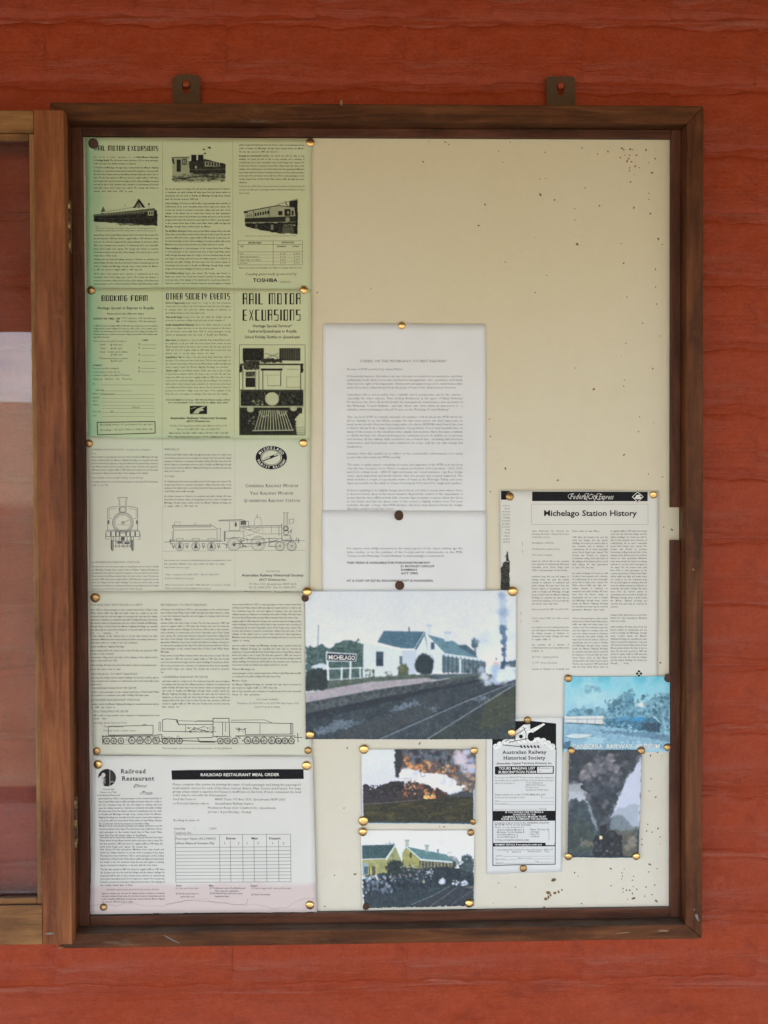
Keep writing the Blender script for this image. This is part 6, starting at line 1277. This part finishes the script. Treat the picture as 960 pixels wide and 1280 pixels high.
cv.crowd(80, 460, 858, 570, 500, [(96, 88, 58), (40, 46, 42), (74, 72, 52), (116, 104, 66)], 7, 36, .35); cv.line([(78, 452), (200, 446), (300, 438), (400, 428), (480, 420)], 4, (150, 140, 140), .7); cv.rect(62, 572, 876, 584, (52, 74, 84), .8); cv.rect(62, 584, 876, 590, (180, 196, 204)); cv.rect(62, 60, 74, 590, (206, 208, 216), .9); cv.rect(862, 340, 876, 590, (206, 210, 214), .9)
for i in range(16): cv.rect(866, 345 + i * 15, 872, 352 + i * 15, (70, 70, 74), .8)
cv.grain(1.2, 7, 10)
G4 = Sheet('photograph', [(451.5, 936), (594.5, 936), (593, 1029.5), (452.5, 1028)], 0.0016, M_PRINT,
           'small photograph of an engine under orange lit smoke, above the crowd photograph', 'photograph', 37, 0.0006, colors=albedo(cv.sample(184, 120)), group='pinned colour photographs', curl=0.001)

# crowd beside the station
cv = Canvas((60, 630, 862, 1190), 1.0)
cv.grad([630, 900], [(222, 222, 228), (214, 215, 220)]); cv.puff([(700, 700, 50), (640, 690, 60)], 50, [(222, 214, 212), (216, 212, 214)], 3, 16, .9, .6)
cv.poly([(68, 740), (304, 734), (232, 836), (68, 836)], (62, 86, 90), col2=(74, 98, 100), tex=6); cv.line([(68, 838), (236, 836)], 5, (212, 218, 222)); cv.line([(264, 712), (266, 732)], 3, (110, 116, 120)); cv.line([(232, 730), (300, 726)], 3, (120, 122, 120))
cv.poly([(68, 842), (240, 838), (304, 746), (352, 860), (352, 960), (68, 960)], (168, 164, 116), col2=(150, 150, 104), tex=24); cv.line([(238, 842), (303, 740), (352, 858)], 9, (206, 214, 218)); cv.poly([(270, 850), (303, 772), (336, 858)], (150, 154, 112)); cv.rect(282, 800, 292, 826, (110, 120, 110))
cv.rect(72, 866, 108, 950, (150, 168, 172)); cv.rect(78, 890, 106, 946, (84, 110, 120)); cv.rect(114, 888, 160, 960, (110, 104, 70)); cv.rect(122, 892, 134, 960, (190, 180, 120)); cv.rect(140, 892, 156, 956, (84, 88, 76))
cv.poly([(352, 800), (380, 756), (476, 842), (470, 920), (352, 920)], (170, 166, 108), col2=(150, 148, 98), tex=20); cv.poly([(384, 750), (440, 762), (660, 808), (722, 860), (480, 838)], (92, 126, 128), col2=(110, 140, 142), tex=7); cv.line([(344, 800), (380, 750), (480, 840)], 8, (196, 208, 212)); cv.line([(480, 840), (720, 866)], 7, (184, 200, 202))
cv.rect(374, 700, 398, 750, (172, 178, 166)); cv.rect(370, 700, 402, 712, (156, 164, 154)); cv.rect(514, 740, 538, 788, (170, 176, 164)); cv.rect(510, 738, 542, 750, (150, 160, 150)); cv.rect(598, 768, 610, 802, (120, 136, 136)); cv.rect(404, 796, 418, 832, (70, 76, 60))
cv.poly([(470, 850), (720, 872), (740, 900), (600, 930), (470, 920)], (60, 66, 72), col2=(130, 120, 84), tex=10)
for i in range(10): cv.line([(484 + i * 24, 850 + i * 2.3), (484 + i * 24, 905 - i)], 5, (178, 180, 150), .8)
cv.line([(660, 810), (690, 790), (704, 800)], 3, (150, 150, 150)); cv.poly([(680, 820), (722, 830), (770, 870), (720, 900)], (110, 120, 116), .7, rough=10)
cv.ell(812, 850, 40, 40, (70, 84, 92), 1, .2, 14, 14); cv.poly([(760, 880), (858, 850), (858, 990), (740, 960)], (64, 78, 84), 1, rough=10, col2=(84, 96, 96), tex=10); cv.ell(806, 842, 16, 12, (196, 204, 212), .8, .6, 5, 8); cv.rect(712, 860, 730, 896, (50, 58, 66), .9)
cv.poly([(68, 960), (220, 940), (360, 900), (500, 910), (600, 900), (740, 910), (858, 950), (858, 1190), (75, 1190)], (56, 68, 76), rough=10, col2=(44, 54, 62), tex=16)
cv.ell(300, 905, 68, 60, (46, 58, 60), 1, .15, 16, 16); cv.crowd(75, 960, 240, 1010, 46, [(206, 212, 220), (160, 176, 190), (196, 186, 176), (90, 110, 130), (130, 140, 150)], 13, 4); cv.crowd(75, 990, 300, 1100, 90, [(40, 48, 60), (74, 92, 112), (120, 130, 140), (52, 60, 70), (160, 168, 176)], 13, 5, 1.6); cv.crowd(260, 920, 560, 1010, 90, [(130, 140, 150), (60, 74, 88), (180, 184, 186), (90, 104, 112), (150, 130, 120)], 9, 6); cv.crowd(340, 885, 470, 920, 40, [(170, 176, 160), (110, 120, 110), (60, 70, 70)], 8, 7); cv.crowd(300, 980, 600, 1060, 70, [(50, 64, 74), (70, 86, 94), (38, 48, 56)], 14, 8)
cv.crowd(240, 850, 360, 950, 120, [(38, 50, 52), (62, 76, 70), (50, 62, 60)], 7, 41); cv.crowd(770, 820, 856, 960, 110, [(56, 70, 76), (92, 106, 108), (74, 88, 90)], 7, 42); cv.crowd(520, 915, 570, 950, 12, [(200, 206, 214), (170, 180, 190)], 9, 9); cv.puff([(635, 1005, 16)], 20, [(206, 208, 216), (190, 196, 206)], 8, 14); cv.puff([(740, 1024, 30), (790, 1024, 22)], 15, [(210, 214, 220), (190, 198, 206)], 10, 22); cv.ell(502, 1006, 12, 14, (170, 164, 140), .9, .3)
cv.poly([(75, 1110), (400, 1060), (680, 1040), (858, 1040), (858, 1168), (75, 1188)], (62, 76, 82), 1, rough=8, col2=(50, 62, 70), tex=14); cv.poly([(560, 1110), (680, 1050), (858, 1050), (858, 1168), (420, 1180)], (70, 74, 80), .8, rough=8, col2=(56, 62, 70), tex=7)
cv.line([(410, 1168), (560, 1110), (690, 1040)], 4, (150, 164, 172), .8); cv.line([(550, 1180), (640, 1120), (740, 1050)], 4, (140, 150, 158), .7); cv.line([(690, 1180), (780, 1120), (858, 1070)], 4, (120, 130, 138), .7); cv.line([(470, 1090), (600, 1054)], 3, (110, 124, 132), .6); cv.poly([(780, 1050), (858, 1040), (858, 1062)], (130, 128, 116), .8)
cv.grain(1.0, 6, 10)
G5 = Sheet('photograph', [(450.8, 1037), (592.5, 1037), (592, 1131.5), (453.3, 1134.5)], 0.0016, M_PRINT,
           'photograph of a crowd beside a yellow station building, lowest on the board', 'photograph', 40, 0.0006, colors=albedo(cv.sample(184, 126)), group='pinned colour photographs', curl=0.001)

# ------------------------------------------------------------------ tacks
def tack_mesh(name, R, h, m, flat=False, dent=0):
    prof = [(0, h)] + [(R * math.sin(a), h * math.cos(a) ** (0.8 if not flat else 0.35)) for a in np.linspace(.18, math.pi / 2 * .97, 8)] + [(R * 1.01, -0.0002)]
    n = 24; V = []; F = []
    for r, y in prof[1:]:
        for i in range(n): a = 2 * math.pi * i / n; V.append((r * math.cos(a), -y, r * math.sin(a)))
    V.append((0, -h, 0)); t = len(V) - 1
    for i in range(n): F.append((t, (i + 1) % n, i))
    for j in range(len(prof) - 2):
        for i in range(n): F.append((j * n + i, j * n + (i + 1) % n, (j + 1) * n + (i + 1) % n, (j + 1) * n + i))
    # pin
    b = len(V)
    for y in (0.0, 0.006):
        for i in range(6): a = math.pi / 3 * i; V.append((.0006 * math.cos(a), y, .0006 * math.sin(a)))
    for i in range(6): F.append((b + i, b + (i + 1) % 6, b + 6 + (i + 1) % 6, b + 6 + i))
    me = bpy.data.meshes.new(name); me.from_pydata(V, [], F); me.materials.append(m)
    me.polygons.foreach_set('use_smooth', [True] * len(F)); return me
TK = {}
for kk, (m, fl) in {'b': (M_BRASS, False), 'd': (M_BRONZE, False), 'r': (M_RUST, True)}.items(): TK[kk] = tack_mesh('thumbtack', 1.0, 0.52 if not fl else 0.36, m, fl)
SHEETS = [L1, L2, L3, L4, L5, N1, N2, H, FQ, G1, G2, G3, G4, G5]
def top_at(px, py):
    h = 0.0
    for s_ in SHEETS:
        x0, y0, x1, y1 = s_.bb
        if x0 - 3 < px < x1 + 3 and y0 - 3 < py < y1 + 3: h = max(h, float(s_.surf(px, py)))
    return h
TACKS = [(117.5, 180.5, 6.2, 'r', 'dark rusty tack at the top left corner of the upper green leaflet'), (388, 179, 5.2, 'b', 'brass tack at the top right corner of the upper green leaflet'),
 (115, 364, 5.2, 'd', 'dull brass tack on the left edge where the two green leaflets meet'), (380.5, 363, 5.2, 'b', 'brass tack on the right edge where the two green leaflets meet'),
 (112.3, 554.5, 4.8, 'd', 'dull tack on the left edge just under the lower green leaflet'), (379.5, 553.8, 5.3, 'b', 'brass tack on the right just below the rail motor front picture'),
 (120, 746.8, 6.0, 'd', 'dull brass tack at the top left of the close text cream leaflet'), (381.8, 747, 4.6, 'r', 'dark tack half hidden beside the station photograph top left corner'),
 (384.3, 738.8, 6.0, 'b', 'brass tack at the top left corner of the station photograph'), (640, 738.6, 6.4, 'b', 'brass tack at the top right corner of the station photograph'),
 (388, 917, 5.4, 'b', 'brass tack at the bottom left corner of the station photograph'), (638.6, 914.3, 5.2, 'b', 'brass tack where the station photograph laps over the flyer'),
 (121.8, 938, 4.8, 'd', 'dull brass tack at the bottom left of the close text cream leaflet'), (385.2, 937, 4.8, 'd', 'dark brass tack at the bottom right of the close text cream leaflet'),
 (123.8, 954, 5.8, 'b', 'large brass tack above the round emblem on the order form'), (383.6, 955.4, 6.0, 'b', 'large brass tack at the right end of the black order form heading'),
 (130.8, 1131.6, 4.6, 'd', 'brass tack in the pink stain at the bottom left of the order form'), (387.6, 1129, 5.6, 'b', 'brass tack at the bottom right corner of the order form'),
 (502.3, 407.3, 4.7, 'b', 'single brass tack at the top middle of the white letter'), (498.5, 644.2, 6.3, 'r', 'flat dark tack in the blank middle of the white letter'),
 (499.5, 731.5, 5.8, 'r', 'flat dark tack at the foot of the white letter above the station photograph'), (636.8, 620.3, 5.6, 'd', 'dull tack at the top left corner of the station history page'),
 (816.2, 618.6, 4.9, 'b', 'brass tack at the top right corner of the station history page'), (709.2, 847, 4.9, 'd', 'dull brass tack at the top left corner of the blue tinted photograph'),
 (834, 846.8, 5.3, 'r', 'rusty tack at the top right corner of the blue tinted photograph'), (832.8, 932.6, 4.8, 'd', 'dull brass tack at the bottom right corner of the blue tinted photograph'),
 (713, 936.5, 4.4, 'd', 'brass tack at the top left corner of the smoke column photograph'), (800, 936.6, 4.9, 'd', 'brass tack at the top right corner of the smoke column photograph'),
 (709, 1068.6, 4.8, 'b', 'brass tack at the bottom left corner of the smoke column photograph'), (793.6, 1068, 4.9, 'b', 'brass tack at the bottom right corner of the smoke column photograph'),
 (454.9, 936, 5.9, 'b', 'brass tack at the top left corner of the orange smoke photograph'), (592.3, 938.2, 4.9, 'b', 'brass tack at the top right corner of the orange smoke photograph'),
 (454.2, 1025.4, 6.2, 'b', 'large brass tack at the bottom left corner of the orange smoke photograph'), (590.8, 1026.5, 4.0, 'd', 'small dull tack at the bottom right corner of the orange smoke photograph'),
 (453.5, 1039, 5.5, 'b', 'brass tack at the top left corner of the crowd photograph'), (588.2, 1040, 4.4, 'd', 'dull brass tack at the top right corner of the crowd photograph'),
 (457.5, 1132, 4.4, 'r', 'dark tack at the bottom left corner of the crowd photograph'), (586, 1128, 5.4, 'b', 'bright brass tack at the bottom right corner of the crowd photograph'),
 (659.2, 899.5, 4.6, 'd', 'brass tack at the top edge of the narrow flyer'), (654, 1085, 4.7, 'd', 'brass tack at the bottom edge of the narrow flyer')]
rt = random.Random(4)
for px, py, r, kk, lab in TACKS:
    x, z = U(px, py, 0.0); o = bpy.data.objects.new('thumbtack', TK[kk]); COL.objects.link(o)
    o.location = (float(x), -top_at(px, py) - 0.00035, float(z)); q = r * 0.00107; o.scale = (q, q * rt.uniform(.75, 1.2), q)
    o.rotation_euler = (rt.uniform(-.24, .24), rt.uniform(0, 6.28), rt.uniform(-.24, .24)); tag(o, lab, 'thumbtack', 'thumbtacks holding the papers')
